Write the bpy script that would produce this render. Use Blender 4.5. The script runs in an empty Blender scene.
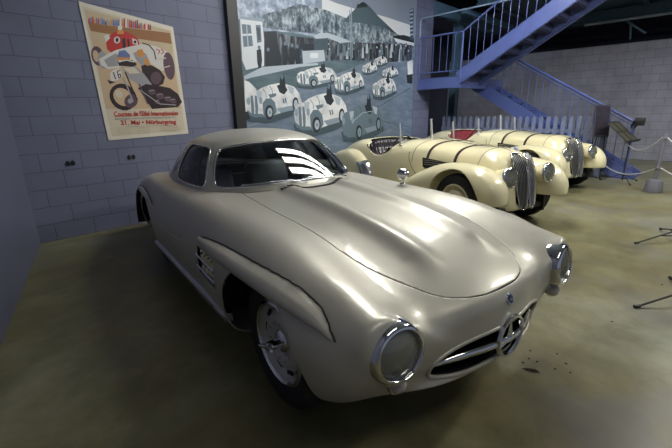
import bpy, bmesh, math, random
import numpy as np
from mathutils import Vector, Matrix
random.seed(7)
C = bpy.context.scene.collection
PI = math.pi
sc = bpy.context.scene
sc.view_settings.view_transform = 'Standard'
sc.view_settings.look = 'None'
sc.view_settings.gamma = 1
sc.view_settings.use_curve_mapping = False

# ---------------------------------------------------------------- camera
F_PX = 378.7; H_CAM = 1.438; TH = .2916; ROLL = .01551; YAW = math.radians(45.06)
def _rot(v):                                   # heading-aligned frame -> room frame (x along the poster wall)
    c, s = math.cos(YAW), math.sin(YAW)
    return Vector((c*v[0]+s*v[1], -s*v[0]+c*v[1], v[2]))
_fw = Vector((0, math.cos(TH), -math.sin(TH))); _r0 = Vector((1, 0, 0)); _d0 = _fw.cross(_r0)
_rt = _r0*math.cos(ROLL)+_d0*math.sin(ROLL); _dn = _d0*math.cos(ROLL)-_r0*math.sin(ROLL)
FW, RT, DN = _rot(_fw), _rot(_rt), _rot(_dn)
CAM = Vector((0, 0, H_CAM))
cd = bpy.data.cameras.new('camera'); cam = bpy.data.objects.new('camera', cd); C.objects.link(cam)
cd.sensor_width = 36; cd.lens = F_PX/672*36; cd.clip_start = .05
M = Matrix((( RT.x, -DN.x, -FW.x, 0), (RT.y, -DN.y, -FW.y, 0), (RT.z, -DN.z, -FW.z, H_CAM), (0, 0, 0, 1)))
cam.matrix_world = M
sc.camera = cam
def ray(px, py): return FW+RT*((px-336)/F_PX)+DN*((py-224)/F_PX)
def on_y(px, py, Y): r = ray(px, py); p = CAM+r*(Y/r.y); return (p.x, p.z)        # point on the wall plane y = Y
def on_x(px, py, X): r = ray(px, py); p = CAM+r*(X/r.x); return (p.y, p.z)

# ---------------------------------------------------------------- materials
def new_mat(name):
    m = bpy.data.materials.new(name); m.use_nodes = True
    nt = m.node_tree; b = nt.nodes['Principled BSDF']
    return m, nt, b
def mat(name, col, rough=.5, metal=0., coat=0., spec=.5, noise=0., nscale=8., bump=0., bscale=40., coat_rough=.05):
    m, nt, b = new_mat(name)
    b.inputs['Base Color'].default_value = (*col, 1); b.inputs['Roughness'].default_value = rough
    b.inputs['Metallic'].default_value = metal; b.inputs['Specular IOR Level'].default_value = spec
    b.inputs['Coat Weight'].default_value = coat; b.inputs['Coat Roughness'].default_value = coat_rough
    tc = nt.nodes.new('ShaderNodeTexCoord')
    if noise:
        n = nt.nodes.new('ShaderNodeTexNoise'); n.inputs['Scale'].default_value = nscale; n.inputs['Detail'].default_value = 6
        nt.links.new(tc.outputs['Object'], n.inputs['Vector'])
        r = nt.nodes.new('ShaderNodeMapRange'); r.inputs['From Min'].default_value = .3; r.inputs['From Max'].default_value = .7
        r.inputs['To Min'].default_value = 1-noise; r.inputs['To Max'].default_value = 1+noise
        nt.links.new(n.outputs['Fac'], r.inputs['Value'])
        mx = nt.nodes.new('ShaderNodeVectorMath'); mx.operation = 'SCALE'; mx.inputs[0].default_value = col
        nt.links.new(r.outputs[0], mx.inputs['Scale']); nt.links.new(mx.outputs[0], b.inputs['Base Color'])
    if bump:
        n2 = nt.nodes.new('ShaderNodeTexNoise'); n2.inputs['Scale'].default_value = bscale; n2.inputs['Detail'].default_value = 4
        nt.links.new(tc.outputs['Object'], n2.inputs['Vector'])
        bp = nt.nodes.new('ShaderNodeBump'); bp.inputs['Strength'].default_value = bump; bp.inputs['Distance'].default_value = .01
        nt.links.new(n2.outputs['Fac'], bp.inputs['Height']); nt.links.new(bp.outputs[0], b.inputs['Normal'])
    return m
def emit(name, col, s):
    m, nt, b = new_mat(name)
    b.inputs['Base Color'].default_value = (0, 0, 0, 1)
    b.inputs['Emission Color'].default_value = (*col, 1); b.inputs['Emission Strength'].default_value = s
    return m
def glass_mat(name, tint, rough=.02, fres=1.45, boost=0.):
    m, nt, b = new_mat(name); nt.nodes.remove(b)
    out = nt.nodes['Material Output']
    tr = nt.nodes.new('ShaderNodeBsdfTransparent'); tr.inputs[0].default_value = (*tint, 1)
    gl = nt.nodes.new('ShaderNodeBsdfGlossy'); gl.inputs['Roughness'].default_value = rough
    fr = nt.nodes.new('ShaderNodeFresnel'); fr.inputs['IOR'].default_value = fres
    ad = nt.nodes.new('ShaderNodeMath'); ad.operation = 'ADD'; ad.inputs[1].default_value = boost; ad.use_clamp = True
    mx = nt.nodes.new('ShaderNodeMixShader')
    nt.links.new(fr.outputs[0], ad.inputs[0]); nt.links.new(ad.outputs[0], mx.inputs[0])
    nt.links.new(tr.outputs[0], mx.inputs[1]); nt.links.new(gl.outputs[0], mx.inputs[2])
    nt.links.new(mx.outputs[0], out.inputs[0])
    return m
def block_mat(name, c1, c2, mortar, course=.2032, length=.4064, uaxis='x', off=(0, 0), bumpy=.35, blotch=.12, rough=.6, spec=.4):
    m, nt, b = new_mat(name)
    tc = nt.nodes.new('ShaderNodeTexCoord'); sp = nt.nodes.new('ShaderNodeSeparateXYZ'); cb = nt.nodes.new('ShaderNodeCombineXYZ')
    nt.links.new(tc.outputs['Object'], sp.inputs[0])
    a1 = nt.nodes.new('ShaderNodeMath'); a1.operation = 'ADD'; a1.inputs[1].default_value = off[0]
    a2 = nt.nodes.new('ShaderNodeMath'); a2.operation = 'ADD'; a2.inputs[1].default_value = off[1]
    nt.links.new(sp.outputs['X' if uaxis == 'x' else 'Y'], a1.inputs[0]); nt.links.new(sp.outputs['Z'], a2.inputs[0])
    nt.links.new(a1.outputs[0], cb.inputs[0]); nt.links.new(a2.outputs[0], cb.inputs[1])
    br = nt.nodes.new('ShaderNodeTexBrick'); br.inputs['Scale'].default_value = 1
    br.inputs['Color1'].default_value = (*c1, 1); br.inputs['Color2'].default_value = (*c2, 1); br.inputs['Mortar'].default_value = (*mortar, 1)
    br.inputs['Mortar Size'].default_value = .0045; br.inputs['Mortar Smooth'].default_value = .4; br.inputs['Bias'].default_value = 0
    br.inputs['Brick Width'].default_value = length; br.inputs['Row Height'].default_value = course; br.offset = .5
    nt.links.new(cb.outputs[0], br.inputs['Vector'])
    n = nt.nodes.new('ShaderNodeTexNoise'); n.inputs['Scale'].default_value = 2.3; n.inputs['Detail'].default_value = 8
    nt.links.new(tc.outputs['Object'], n.inputs['Vector'])
    r = nt.nodes.new('ShaderNodeMapRange'); r.inputs['From Min'].default_value = .3; r.inputs['From Max'].default_value = .7
    r.inputs['To Min'].default_value = 1-blotch; r.inputs['To Max'].default_value = 1+blotch
    nt.links.new(n.outputs['Fac'], r.inputs['Value'])
    mx = nt.nodes.new('ShaderNodeVectorMath'); mx.operation = 'SCALE'
    nt.links.new(br.outputs['Color'], mx.inputs[0]); nt.links.new(r.outputs[0], mx.inputs['Scale']); nt.links.new(mx.outputs[0], b.inputs['Base Color'])
    n2 = nt.nodes.new('ShaderNodeTexNoise'); n2.inputs['Scale'].default_value = 60; n2.inputs['Detail'].default_value = 3
    nt.links.new(tc.outputs['Object'], n2.inputs['Vector'])
    s1 = nt.nodes.new('ShaderNodeMath'); s1.operation = 'MULTIPLY_ADD'; s1.inputs[1].default_value = -1.2
    m3 = nt.nodes.new('ShaderNodeMath'); m3.operation = 'MULTIPLY'; m3.inputs[1].default_value = .35
    nt.links.new(n2.outputs['Fac'], m3.inputs[0]); nt.links.new(br.outputs['Fac'], s1.inputs[0]); nt.links.new(m3.outputs[0], s1.inputs[2])
    bp = nt.nodes.new('ShaderNodeBump'); bp.inputs['Strength'].default_value = bumpy; bp.inputs['Distance'].default_value = .006
    nt.links.new(s1.outputs[0], bp.inputs['Height']); nt.links.new(bp.outputs[0], b.inputs['Normal'])
    b.inputs['Roughness'].default_value = rough; b.inputs['Specular IOR Level'].default_value = spec
    return m

# ---------------------------------------------------------------- object helpers
def mesh_obj(name, verts, faces, m, parent=None, smooth=True, mats=None, fm=None, sharp=None):
    me = bpy.data.meshes.new(name)
    me.from_pydata([tuple(map(float, v)) for v in verts], [], [list(map(int, f)) for f in faces]); me.validate()
    ms = mats if mats else [m]
    for k in ms: me.materials.append(k)
    if fm is not None:
        me.polygons.foreach_set('material_index', fm[:len(me.polygons)])
    if smooth:
        me.polygons.foreach_set('use_smooth', [True]*len(me.polygons))
        if sharp is not None: me.set_sharp_from_angle(angle=math.radians(sharp))
    me.update()
    o = bpy.data.objects.new(name, me); C.objects.link(o)
    if parent: o.parent = parent
    return o
def bm_obj(name, bm, m, parent=None, smooth=False, sharp=35):
    bmesh.ops.recalc_face_normals(bm, faces=bm.faces)
    me = bpy.data.meshes.new(name); bm.to_mesh(me); bm.free()
    for k in (m if isinstance(m, (list, tuple)) else [m]): me.materials.append(k)
    if smooth:
        me.polygons.foreach_set('use_smooth', [True]*len(me.polygons)); me.set_sharp_from_angle(angle=math.radians(sharp))
    o = bpy.data.objects.new(name, me); C.objects.link(o)
    if parent: o.parent = parent
    return o
def thing(name, label, cat, loc=(0, 0, 0), rz=0, group=None):
    o = bpy.data.objects.new(name, None); C.objects.link(o); o.empty_display_size = .1
    o.location = loc; o.rotation_euler = (0, 0, rz); o['label'] = label; o['category'] = cat
    if group: o['group'] = group
    return o
def tag(o, label, cat, group=None):
    o['label'] = label; o['category'] = cat
    if group: o['group'] = group
    return o
def struct(o): o['kind'] = 'structure'; return o
def add_box(bm, c, s, rot=None, bev=0., mi=0):
    r = bmesh.ops.create_cube(bm, size=1); vs = r['verts']
    bmesh.ops.scale(bm, vec=s, verts=vs)
    if bev:
        es = list({e for v in vs for e in v.link_edges})
        rb = bmesh.ops.bevel(bm, geom=es, offset=bev, segments=2, affect='EDGES', profile=.5)
        vs = list({v for f in rb['faces'] for v in f.verts} | {v for v in vs if v.is_valid})
        fs = {f for v in vs for f in v.link_faces}; vs = list({v for f in fs for v in f.verts})
    if rot: bmesh.ops.rotate(bm, cent=(0, 0, 0), matrix=rot, verts=vs)
    bmesh.ops.translate(bm, vec=c, verts=vs)
    if mi:
        for f in {f for v in vs for f in v.link_faces}: f.material_index = mi
    return vs
def add_beam(bm, a, b, w, h, up=(0, 0, 1), ext=0., mi=0):
    """rectangular bar from a to b, w sideways, h along up"""
    a, b = Vector(a), Vector(b); d = (b-a); L = d.length; d.normalize(); up = Vector(up)
    s = d.cross(up); s = s.normalized() if s.length > 1e-4 else Vector((1, 0, 0)); u = s.cross(d)
    a = a-d*ext; b = b+d*ext; q = []
    for p in (a, b):
        for i, j in ((-1, -1), (1, -1), (1, 1), (-1, 1)): q.append(bm.verts.new(p+s*(i*w/2)+u*(j*h/2)))
    for f in ((0, 1, 2, 3), (4, 7, 6, 5), (0, 4, 5, 1), (1, 5, 6, 2), (2, 6, 7, 3), (3, 7, 4, 0)):
        fc = bm.faces.new([q[i] for i in f]); fc.material_index = mi
def add_tube(bm, pts, r, n=10, caps=True, closed=False, mi=0, flat=None):
    """tube along points, r a number or list; flat=(axis, factor) squashes"""
    P = [Vector(p) for p in pts]; N_ = len(P); rings = []
    T = []
    for i in range(N_):
        if closed: t = P[(i+1) % N_]-P[i-1]
        else: t = P[min(i+1, N_-1)]-P[max(i-1, 0)]
        T.append(t.normalized())
    ref = Vector((0, 0, 1)) if abs(T[0].z) < .9 else Vector((1, 0, 0))
    u = (ref-T[0]*ref.dot(T[0])).normalized()
    for i in range(N_):
        u = (u-T[i]*u.dot(T[i])); u = u.normalized() if u.length > 1e-6 else T[i].orthogonal().normalized()
        v = T[i].cross(u); rr = r[i] if isinstance(r, (list, tuple)) else r
        ring = []
        for k in range(n):
            a = 2*PI*k/n; ring.append(bm.verts.new(P[i]+u*(math.cos(a)*rr)+v*(math.sin(a)*rr)))
        rings.append(ring)
    for i in range(N_ if closed else N_-1):
        A, B = rings[i], rings[(i+1) % N_]
        off = 0
        if closed and i == N_-1:
            off = min(range(n), key=lambda q: (A[0].co-B[q].co).length)
        for k in range(n):
            f = bm.faces.new((A[k], A[(k+1) % n], B[(k+1+off) % n], B[(k+off) % n])); f.material_index = mi
    if caps and not closed:
        f = bm.faces.new(rings[0][::-1]); f.material_index = mi; f = bm.faces.new(rings[-1]); f.material_index = mi
def add_lathe(bm, prof, n=48, c=(0, 0, 0), axis='y', sgn=1, mi=0, closed=False, cap=False):
    """prof: (radius, offset along axis)"""
    rings = []
    for r, h in prof:
        ring = []
        for k in range(n):
            a = 2*PI*k/n; x, y = r*math.cos(a), r*math.sin(a); h_ = h*sgn
            p = {'y': (x, h_, y), 'x': (h_, x, y), 'z': (x, y, h_)}[axis]
            ring.append(bm.verts.new((c[0]+p[0], c[1]+p[1], c[2]+p[2])))
        rings.append(ring)
    m_ = len(rings)
    for i in range(m_ if closed else m_-1):
        A, B = rings[i], rings[(i+1) % m_]
        for k in range(n):
            f = bm.faces.new((A[k], A[(k+1) % n], B[(k+1) % n], B[k])); f.material_index = mi
    if cap and not closed:
        for R, (r, h) in ((rings[0], prof[0]), (rings[-1], prof[-1])):
            if r > 1e-5: f = bm.faces.new(R); f.material_index = mi
    bmesh.ops.remove_doubles(bm, verts=[v for R in rings for v in R], dist=1e-5)

# ---------------------------------------------------------------- smooth lofts
def _nat(t, P, q):
    """natural cubic spline through P (n,...) at knots t, evaluated at q"""
    n = len(t); h = np.diff(t); A = np.zeros((n, n)); R = np.zeros((n,)+P.shape[1:])
    A[0, 0] = A[-1, -1] = 1
    for i in range(1, n-1):
        A[i, i-1] = h[i-1]; A[i, i] = 2*(h[i-1]+h[i]); A[i, i+1] = h[i]
        R[i] = 6*((P[i+1]-P[i])/h[i]-(P[i]-P[i-1])/h[i-1])
    Mm = np.linalg.solve(A, R.reshape(n, -1)).reshape(R.shape)
    k = np.clip(np.searchsorted(t, q, side='right')-1, 0, n-2)
    sh = (-1,)+(1,)*(P.ndim-1)
    a = ((t[k+1]-q)/h[k]).reshape(sh); b = ((q-t[k])/h[k]).reshape(sh); hh = h[k].reshape(sh)
    return a*P[k]+b*P[k+1]+((a**3-a)*Mm[k]+(b**3-b)*Mm[k+1])*hh*hh/6
def knots(P, power=.6):
    d = np.linalg.norm(np.diff(P, axis=0), axis=-1).mean(axis=tuple(range(1, P.ndim-1))) if P.ndim > 2 else np.linalg.norm(np.diff(P, axis=0), axis=-1)
    return np.r_[0, np.cumsum(np.maximum(d, 1e-4)**power)]
def spl(pts, n, power=.6, q=None):
    P = np.array(pts, float); t = knots(P, power)
    return _nat(t, P, np.linspace(0, t[-1], n) if q is None else q)
def resample(t, n): return np.linspace(t[0], t[-1], n)
def loft(net, nu, nv, periodic=False, power=.6):
    """net[i][j] control points -> grid (nu, nv, 3) and index parameters"""
    P = np.array(net, float)
    t = knots(P, power); qu = resample(t, nu)
    Q = _nat(t, P, qu)
    Pt = P.transpose(1, 0, 2)
    if periodic:
        m = P.shape[1]
        K = np.concatenate([Pt[-4:], Pt, Pt[:5]], 0)
        s = knots(K, power); s0, s1 = s[4], s[4+m]
        qv = np.linspace(s0, s1, nv, endpoint=False)
        G = _nat(s, np.concatenate([Q.transpose(1, 0, 2)[-4:], Q.transpose(1, 0, 2), Q.transpose(1, 0, 2)[:5]], 0), qv)
        jv = np.interp(qv, s, np.arange(len(s))-4.)
    else:
        s = knots(Pt, power); qv = resample(s, nv); G = _nat(s, Q.transpose(1, 0, 2), qv); jv = np.interp(qv, s, np.arange(len(s)))
    return G.transpose(1, 0, 2), np.interp(qu, t, np.arange(len(t))), jv
def grid_mesh(G, wrap=False):
    nu, nv = G.shape[:2]; V = G.reshape(-1, 3); F = []
    for i in range(nu-1):
        for j in range(nv if wrap else nv-1):
            k = (j+1) % nv; F.append((i*nv+j, i*nv+k, (i+1)*nv+k, (i+1)*nv+j))
    return V.copy(), F
def clip(V, F, g, keep=1):
    """keep the part of the mesh where keep*g >= 0, cutting faces along g = 0"""
    g = np.asarray(g)*keep; V = np.asarray(V); nv = [None]*0; idx = {}; out = []; cut = {}
    newV = []
    def vid(i):
        if i not in idx: idx[i] = len(newV); newV.append(V[i])
        return idx[i]
    def cid(a, b):
        k = (a, b) if a < b else (b, a)
        if k not in cut:
            t = g[k[0]]/(g[k[0]]-g[k[1]]); cut[k] = len(newV); newV.append(V[k[0]]*(1-t)+V[k[1]]*t)
        return cut[k]
    pos = g >= 0
    for f in F:
        s = [pos[i] for i in f]
        if all(s): out.append([vid(i) for i in f]); continue
        if not any(s): continue
        poly = []
        for a, b in zip(f, list(f[1:])+[f[0]]):
            if pos[a]: poly.append(vid(a))
            if pos[a] != pos[b]: poly.append(cid(a, b))
        if len(poly) >= 3: out.append(poly)
    return np.array(newV).reshape(-1, 3), out
def solid(o, th, off=-1., rim=True):
    m = o.modifiers.new('thickness', 'SOLIDIFY'); m.thickness = th; m.offset = off; m.use_rim = rim
    return o
def fix_normals(o, outward_from=None):
    bm = bmesh.new(); bm.from_mesh(o.data); bmesh.ops.remove_doubles(bm, verts=bm.verts, dist=1e-5)
    bmesh.ops.recalc_face_normals(bm, faces=bm.faces)
    bm.to_mesh(o.data); bm.free(); return o
def catm(pts, n): return [tuple(p) for p in spl(pts, n)]
# ================================================================ silver coupe
silver = mat('champagne_silver_paint', (.51, .495, .425), rough=.44, metal=.35, coat=.35, noise=.03, nscale=3, coat_rough=.12)
chrome = mat('chrome', (.75, .76, .78), rough=.1, metal=1)
chrome_dull = mat('worn_chrome', (.62, .62, .62), rough=.22, metal=1)
rubber = mat('tyre_rubber', (.018, .018, .02), rough=.75, bump=.2, bscale=60)
black = mat('black_trim', (.012, .012, .014), rough=.5)
dark_in = mat('dark_interior', (.06, .06, .065), rough=.8)
leather_blue = mat('dark_leather', (.12, .11, .12), rough=.55, noise=.2)
ws_glass = glass_mat('window_glass', (.72, .8, .82), rough=.015, fres=1.5, boost=.05)
def lens_mat():
    m = glass_mat('lamp_lens_glass', (.85, .87, .85), rough=.06, fres=1.5, boost=.05); nt = m.node_tree
    mx = [n for n in nt.nodes if n.type == 'MIX_SHADER'][0]; tr = [n for n in nt.nodes if n.type == 'BSDF_TRANSPARENT'][0]
    df = nt.nodes.new('ShaderNodeBsdfDiffuse'); df.inputs[0].default_value = (.42, .42, .38, 1)
    m2 = nt.nodes.new('ShaderNodeMixShader'); m2.inputs[0].default_value = .28
    nt.links.new(tr.outputs[0], m2.inputs[1]); nt.links.new(df.outputs[0], m2.inputs[2]); nt.links.new(m2.outputs[0], mx.inputs[1]); return m
lens_glass = lens_mat()
amber = mat('clear_lamp_lens', (.45, .38, .36), rough=.15, coat=1)
redbadge = mat('badge_blue', (.03, .035, .08), rough=.2, coat=1)

BZ_POS = (0, 0, 0)
c_, s_ = math.cos(YAW), math.sin(YAW)
bx_, by_ = .286, 2.069
benz_loc = (c_*bx_+s_*by_, -s_*bx_+c_*by_, 0)
benz_rz = math.radians(-53.11)-YAW
benz = thing('silver_coupe', 'silver sports coupe with long bonnet, low rounded roof and three-pointed star in the grille', 'car', benz_loc, benz_rz)

def ring(x, pts):
    """half section, bottom centre to top centre -> full periodic ring (right side negative y first)"""
    h = [(p if len(p) == 3 else (x, p[0], p[1])) for p in pts]
    left = [(a, b, c) for a, b, c in h]; right = [(a, -b, c) for a, b, c in h[-2:0:-1]]
    return left+right
rows = [
 ring(-3.66, [(0, .42), (.22, .42), (.36, .43), (.43, .45), (.46, .48), (.46, .50), (.44, .52), (.40, .535), (.33, .54), (.26, .54), (.14, .54), (0, .54)]),
 ring(-3.56, [(0, .33), (.35, .33), (.54, .35), (.64, .40), (.68, .48), (.67, .55), (.62, .605), (.55, .63), (.46, .63), (.36, .63), (.2, .63), (0, .63)]),
 ring(-3.3, [(0, .25), (.4, .25), (.58, .27), (.67, .36), (.71, .49), (.70, .60), (.66, .68), (.59, .715), (.50, .72), (.4, .72), (.2, .72), (0, .72)]),
 ring(-2.9, [(0, .22), (.4, .22), (.66, .24), (.74, .35), (.77, .50), (.76, .65), (.72, .76), (.64, .81), (.54, .82), (.42, .81), (.22, .82), (0, .82)]),
 ring(-2.4, [(0, .22), (.4, .22), (.72, .24), (.80, .35), (.825, .52), (.815, .70), (.77, .83), (.69, .88), (.57, .89), (.44, .89), (.24, .90), (0, .90)]),
 ring(-1.9, [(0, .22), (.4, .22), (.75, .24), (.83, .35), (.85, .52), (.845, .70), (.795, .84), (.71, .89), (.60, .91), (.46, .92), (.24, .93), (0, .93)]),
 ring(-1.4, [(0, .22), (.4, .22), (.76, .24), (.83, .35), (.86, .52), (.855, .70), (.80, .845), (.71, .895), (.60, .91), (.46, .925), (.24, .94), (0, .945)]),
 ring(-.95, [(0, .22), (.4, .22), (.76, .24), (.83, .35), (.86, .52), (.85, .70), (.795, .845), (.70, .90), (.585, .91), (.45, .915), (.24, .94), (0, .95)]),
 ring(-.5, [(0, .22), (.4, .22), (.76, .24), (.84, .35), (.867, .52), (.855, .69), (.795, .83), (.69, .888), (.57, .885), (.45, .88), (.24, .915), (0, .925)]),
 ring(0, [(0, .22), (.4, .22), (.77, .24), (.86, .35), (.888, .52), (.875, .67), (.81, .81), (.70, .868), (.575, .862), (.45, .845), (.24, .88), (0, .89)]),
 ring(.3, [(0, .25), (.4, .25), (.75, .27), (.85, .36), (.882, .50), (.87, .64), (.81, .765), (.70, .822), (.58, .812), (.45, .785), (.24, .83), (0, .845)]),
 ring(.5, [(0, .29), (.4, .29), (.68, .31), (.79, .38), (.838, .49), (.842, .61), (.795, .72), (.695, .785), (.58, .768), (.45, .738), (.24, .772), (0, .79)]),
 ring(.6, [(.64, 0, .325), (.62, .38, .325), (.575, .61, .345), (.585, .72, .40), (.61, .785, .49), (.625, .79, .60), (.63, .765, .715), (.635, .68, .762), (.625, .572, .735), (.61, .44, .698), (.628, .24, .718), (.64, 0, .74)]),
 ring(.68, [(.725, 0, .35), (.695, .35, .35), (.63, .54, .365), (.635, .63, .42), (.66, .70, .50), (.685, .725, .58), (.69, .722, .69), (.69, .63, .738), (.68, .54, .70), (.675, .42, .648), (.712, .23, .675), (.73, 0, .692)]),
 ring(.71, [(.755, 0, .375), (.72, .3, .375), (.665, .44, .385), (.66, .50, .43), (.675, .55, .48), (.69, .57, .53), (.70, .55, .575), (.705, .49, .598), (.708, .42, .592), (.715, .33, .580), (.745, .18, .60), (.762, 0, .625)]),
 ring(.73, [(.77, 0, .425), (.745, .2, .425), (.705, .3, .425), (.70, .33, .435), (.70, .345, .45), (.70, .345, .46), (.705, .335, .47), (.71, .31, .48), (.72, .27, .49), (.735, .22, .50), (.762, .12, .52), (.772, 0, .53)]),
]
G, iu, jv = loft(rows, 400, 320, periodic=True)
X, Y, Z = G[..., 0], G[..., 1], G[..., 2]
def sstep(a, b, x): t = np.clip((x-a)/(b-a), 0, 1); return t*t*(3-2*t)
up = sstep(.58, .68, Z)
for s in (-1, 1):                                # the two long bonnet bulges
    yc = .205*s
    env = sstep(-1.0, -.75, X)*(1-sstep(.40, .60, X))
    Z += up*env*.030*np.exp(-((Y-yc)/.058)**2)*(np.abs(Y) < .45)
V, Fc = grid_mesh(G, wrap=True)
def fld(fn, norm=False):
    x, y, z = V[:, 0], V[:, 1], V[:, 2]; g = fn(x, y, z)
    if norm:
        e = 1e-3; q = np.sqrt(((fn(x+e, y, z)-g)/e)**2+((fn(x, y+e, z)-g)/e)**2+((fn(x, y, z+e)-g)/e)**2)
        g = g/np.maximum(q, 1e-3)
    return g
def cutb(fn, keep):
    global V, Fc
    V, Fc = clip(V, Fc, fld(fn), keep)
def arch(xc, zc, r, ymin): return lambda x, y, z: np.maximum(np.hypot(x-xc, z-zc)-r, (ymin-np.abs(y)))
cutb(arch(.045, .345, .415, .60), 1)
cutb(arch(-2.4, .345, .355, .60), 1)
cutb(lambda x, y, z: np.maximum((np.abs(y)/.42)**2.4+(np.abs(z-.464+.016*(y/.35)**2)/.080)**3.4-1, .55-x), 1)            # grille mouth
def cock(x, y, z): return np.maximum((np.abs(x+1.73)/.90)**2.6+(np.abs(y)/.60)**2.6-1, .75-z)
cutb(cock, 1)
def hood(x, y, z):
    # rounded bonnet outline in plan: front follows a soft superellipse, rear edge near the cowl
    f = (np.maximum(0, (x-.05))/.675)**2.3+(np.abs(y)/(.47))**2.6-1
    r = (-.72-.36*(np.abs(y)/.47)**2)-x
    return np.maximum(np.maximum(f*.25, r), .58-z)
def vent(x, y, z): return np.maximum(np.maximum(np.abs(x+.585)-.155, np.abs(z-.585-(x+.585)*-.03)-.085), .6-np.abs(y))
def door(x, y, z):
    return np.maximum(np.maximum(((np.abs(x+1.42))/.42)**5+((np.maximum(0, .86-z))/.25)**5-1, .45-np.abs(y))*.12, .55-z)
cutb(vent, 1)
V0, F0 = V, Fc
V, Fc = clip(V0, F0, fld(hood, True)-.0024, 1)
V2, F2 = V, Fc
V, Fc = clip(V2, F2, fld(door, True)-.0012, 1)
Vb, Fb = V, Fc
body = mesh_obj('body', Vb, Fb, silver, benz); fix_normals(body); solid(body, .009)
V = V0; Vh, Fh = clip(V0, F0, fld(hood, True)+.0024, -1)
hd = mesh_obj('bonnet', Vh, Fh, silver, benz); fix_normals(hd); solid(hd, .012)
V = V2; Vd, Fd = clip(V2, F2, fld(door, True)+.0012, -1)
for s, nm in ((-1, 'door'), (1, 'door')):
    a, b = clip(Vd, Fd, Vd[:, 1]*s, 1)
    if len(b): d_ = mesh_obj(nm, a, b, silver, benz); fix_normals(d_); solid(d_, .012)

def on_body(x, z, s=-1):
    """side surface point (largest |y|) of the body near x,z"""
    m = (Y*s > .68)
    d = (X-x)**2+(Z-z)**2+np.where(m, 0, 9)
    k = np.unravel_index(np.argmin(d), d.shape); return float(Y[k])
def top_z(x, y):
    d = (X-x)**2+(Y-y)**2+np.where(Z > .5, 0, 9); k = np.unravel_index(np.argmin(d), d.shape); return float(Z[k])

# wheel housings and floor pan (dark)
for xc in (0, -2.4):
    for s in (-1, 1):
        bm = bmesh.new()
        for k in range(22):
            a0, a1 = PI*k/22, PI*(k+1)/22
            q = [bm.verts.new((xc+.415*math.cos(a), s*y, .345+.415*math.sin(a))) for a in (a0, a1) for y in (.40, .835)]
            bm.faces.new((q[0], q[1], q[3], q[2]))
        q = [bm.verts.new((xc+.415*math.cos(PI*k/22), s*.40, .345+.415*math.sin(PI*k/22))) for k in range(23)]; bm.faces.new(q)
        bmesh.ops.remove_doubles(bm, verts=bm.verts, dist=1e-4); bm_obj('wheel_housing', bm, black, benz)

# grille: dark cavity, chrome lip, bar, star
def mouth(t, grow=0., dx=0.):
    c, s = math.cos(t), math.sin(t)
    y = .42*abs(c)**(2/2.4)*(1 if c > 0 else -1); z = .464-.016*(y/.35)**2+.080*abs(s)**(2/3.4)*(1 if s > 0 else -1)
    d = (X-.7)**2*.3+(Y-y)**2+(Z-z)**2+np.where(X > .5, 0, 9); k = np.unravel_index(np.argsort(d.ravel())[:6], d.shape)
    return (float(X[k].mean())+dx, y, z)
lip = [mouth(2*PI*k/96) for k in range(96)]
xs = np.array([p[0] for p in lip]); 
for _ in range(3): xs = (np.roll(xs, 1)+xs+np.roll(xs, -1))/3
lip = [(float(x), p[1], p[2]) for x, p in zip(xs, lip)]
bm = bmesh.new(); add_tube(bm, lip, .009, 8, closed=True); bm_obj('grille_surround', bm, silver, benz, True, 80)
bm = bmesh.new()
fr = [bm.verts.new((p[0]-.004, p[1], p[2])) for p in lip]; bk = [bm.verts.new((p[0]-.22, p[1]*.96, p[2])) for p in lip]
for k in range(96): bm.faces.new((fr[k], fr[(k+1) % 96], bk[(k+1) % 96], bk[k]))
bm.faces.new(bk); bm_obj('grille_cavity', bm, black, benz)
bm = bmesh.new()
barp = catm([(.655, -.425, .440), (.72, -.25, .462), (.77, -.08, .472), (.77, .08, .472), (.72, .25, .462), (.655, .425, .440)], 30)
add_tube(bm, barp, [.007+.011*min(1, min(i, 29-i)/5) for i in range(30)], 10); bm_obj('grille_bar', bm, chrome, benz, True, 60)
star = bpy.data.objects.new('star_emblem', None); C.objects.link(star); star.parent = benz; star.location = (.745, 0, .452)
bm = bmesh.new(); add_lathe(bm, [(.086, -.012), (.098, -.012), (.102, 0), (.098, .012), (.086, .012), (.083, 0)], 48, axis='x', closed=True)
def add_star(bm, R, r, th, x0=0.):
    c1 = bm.verts.new((x0+th, 0, 0)); pts = []
    for k in range(6):
        a = PI/2+k*PI/3; q = R if k % 2 == 0 else r; pts.append(bm.verts.new((x0, q*math.cos(a), q*math.sin(a))))
    c2 = bm.verts.new((x0-th, 0, 0))
    for k in range(6): bm.faces.new((c1, pts[k], pts[(k+1) % 6])); bm.faces.new((c2, pts[(k+1) % 6], pts[k]))
add_star(bm, .088, .022, .016)
bpy.data.objects.remove(star); 
o = bm_obj('star_emblem', bm, chrome, benz, False); o.location = (.778, 0, .482)
# bonnet badge
bm = bmesh.new(); add_lathe(bm, [(0, .006), (.017, .006), (.021, .004), (.024, 0), (.024, -.004)], 28, axis='x')
o = bm_obj('bonnet_badge', bm, redbadge, benz, True, 50); o.rotation_euler = (0, -.55, 0); o.location = (.758, 0, .652)
bm = bmesh.new(); add_star(bm, .015, .004, .002, .0075); add_lathe(bm, [(.021, .004), (.024, .004), (.024, .0), (.021, .0)], 28, axis='x', closed=True)
s2 = bm_obj('star', bm, chrome, o)
bm = bmesh.new()
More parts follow.
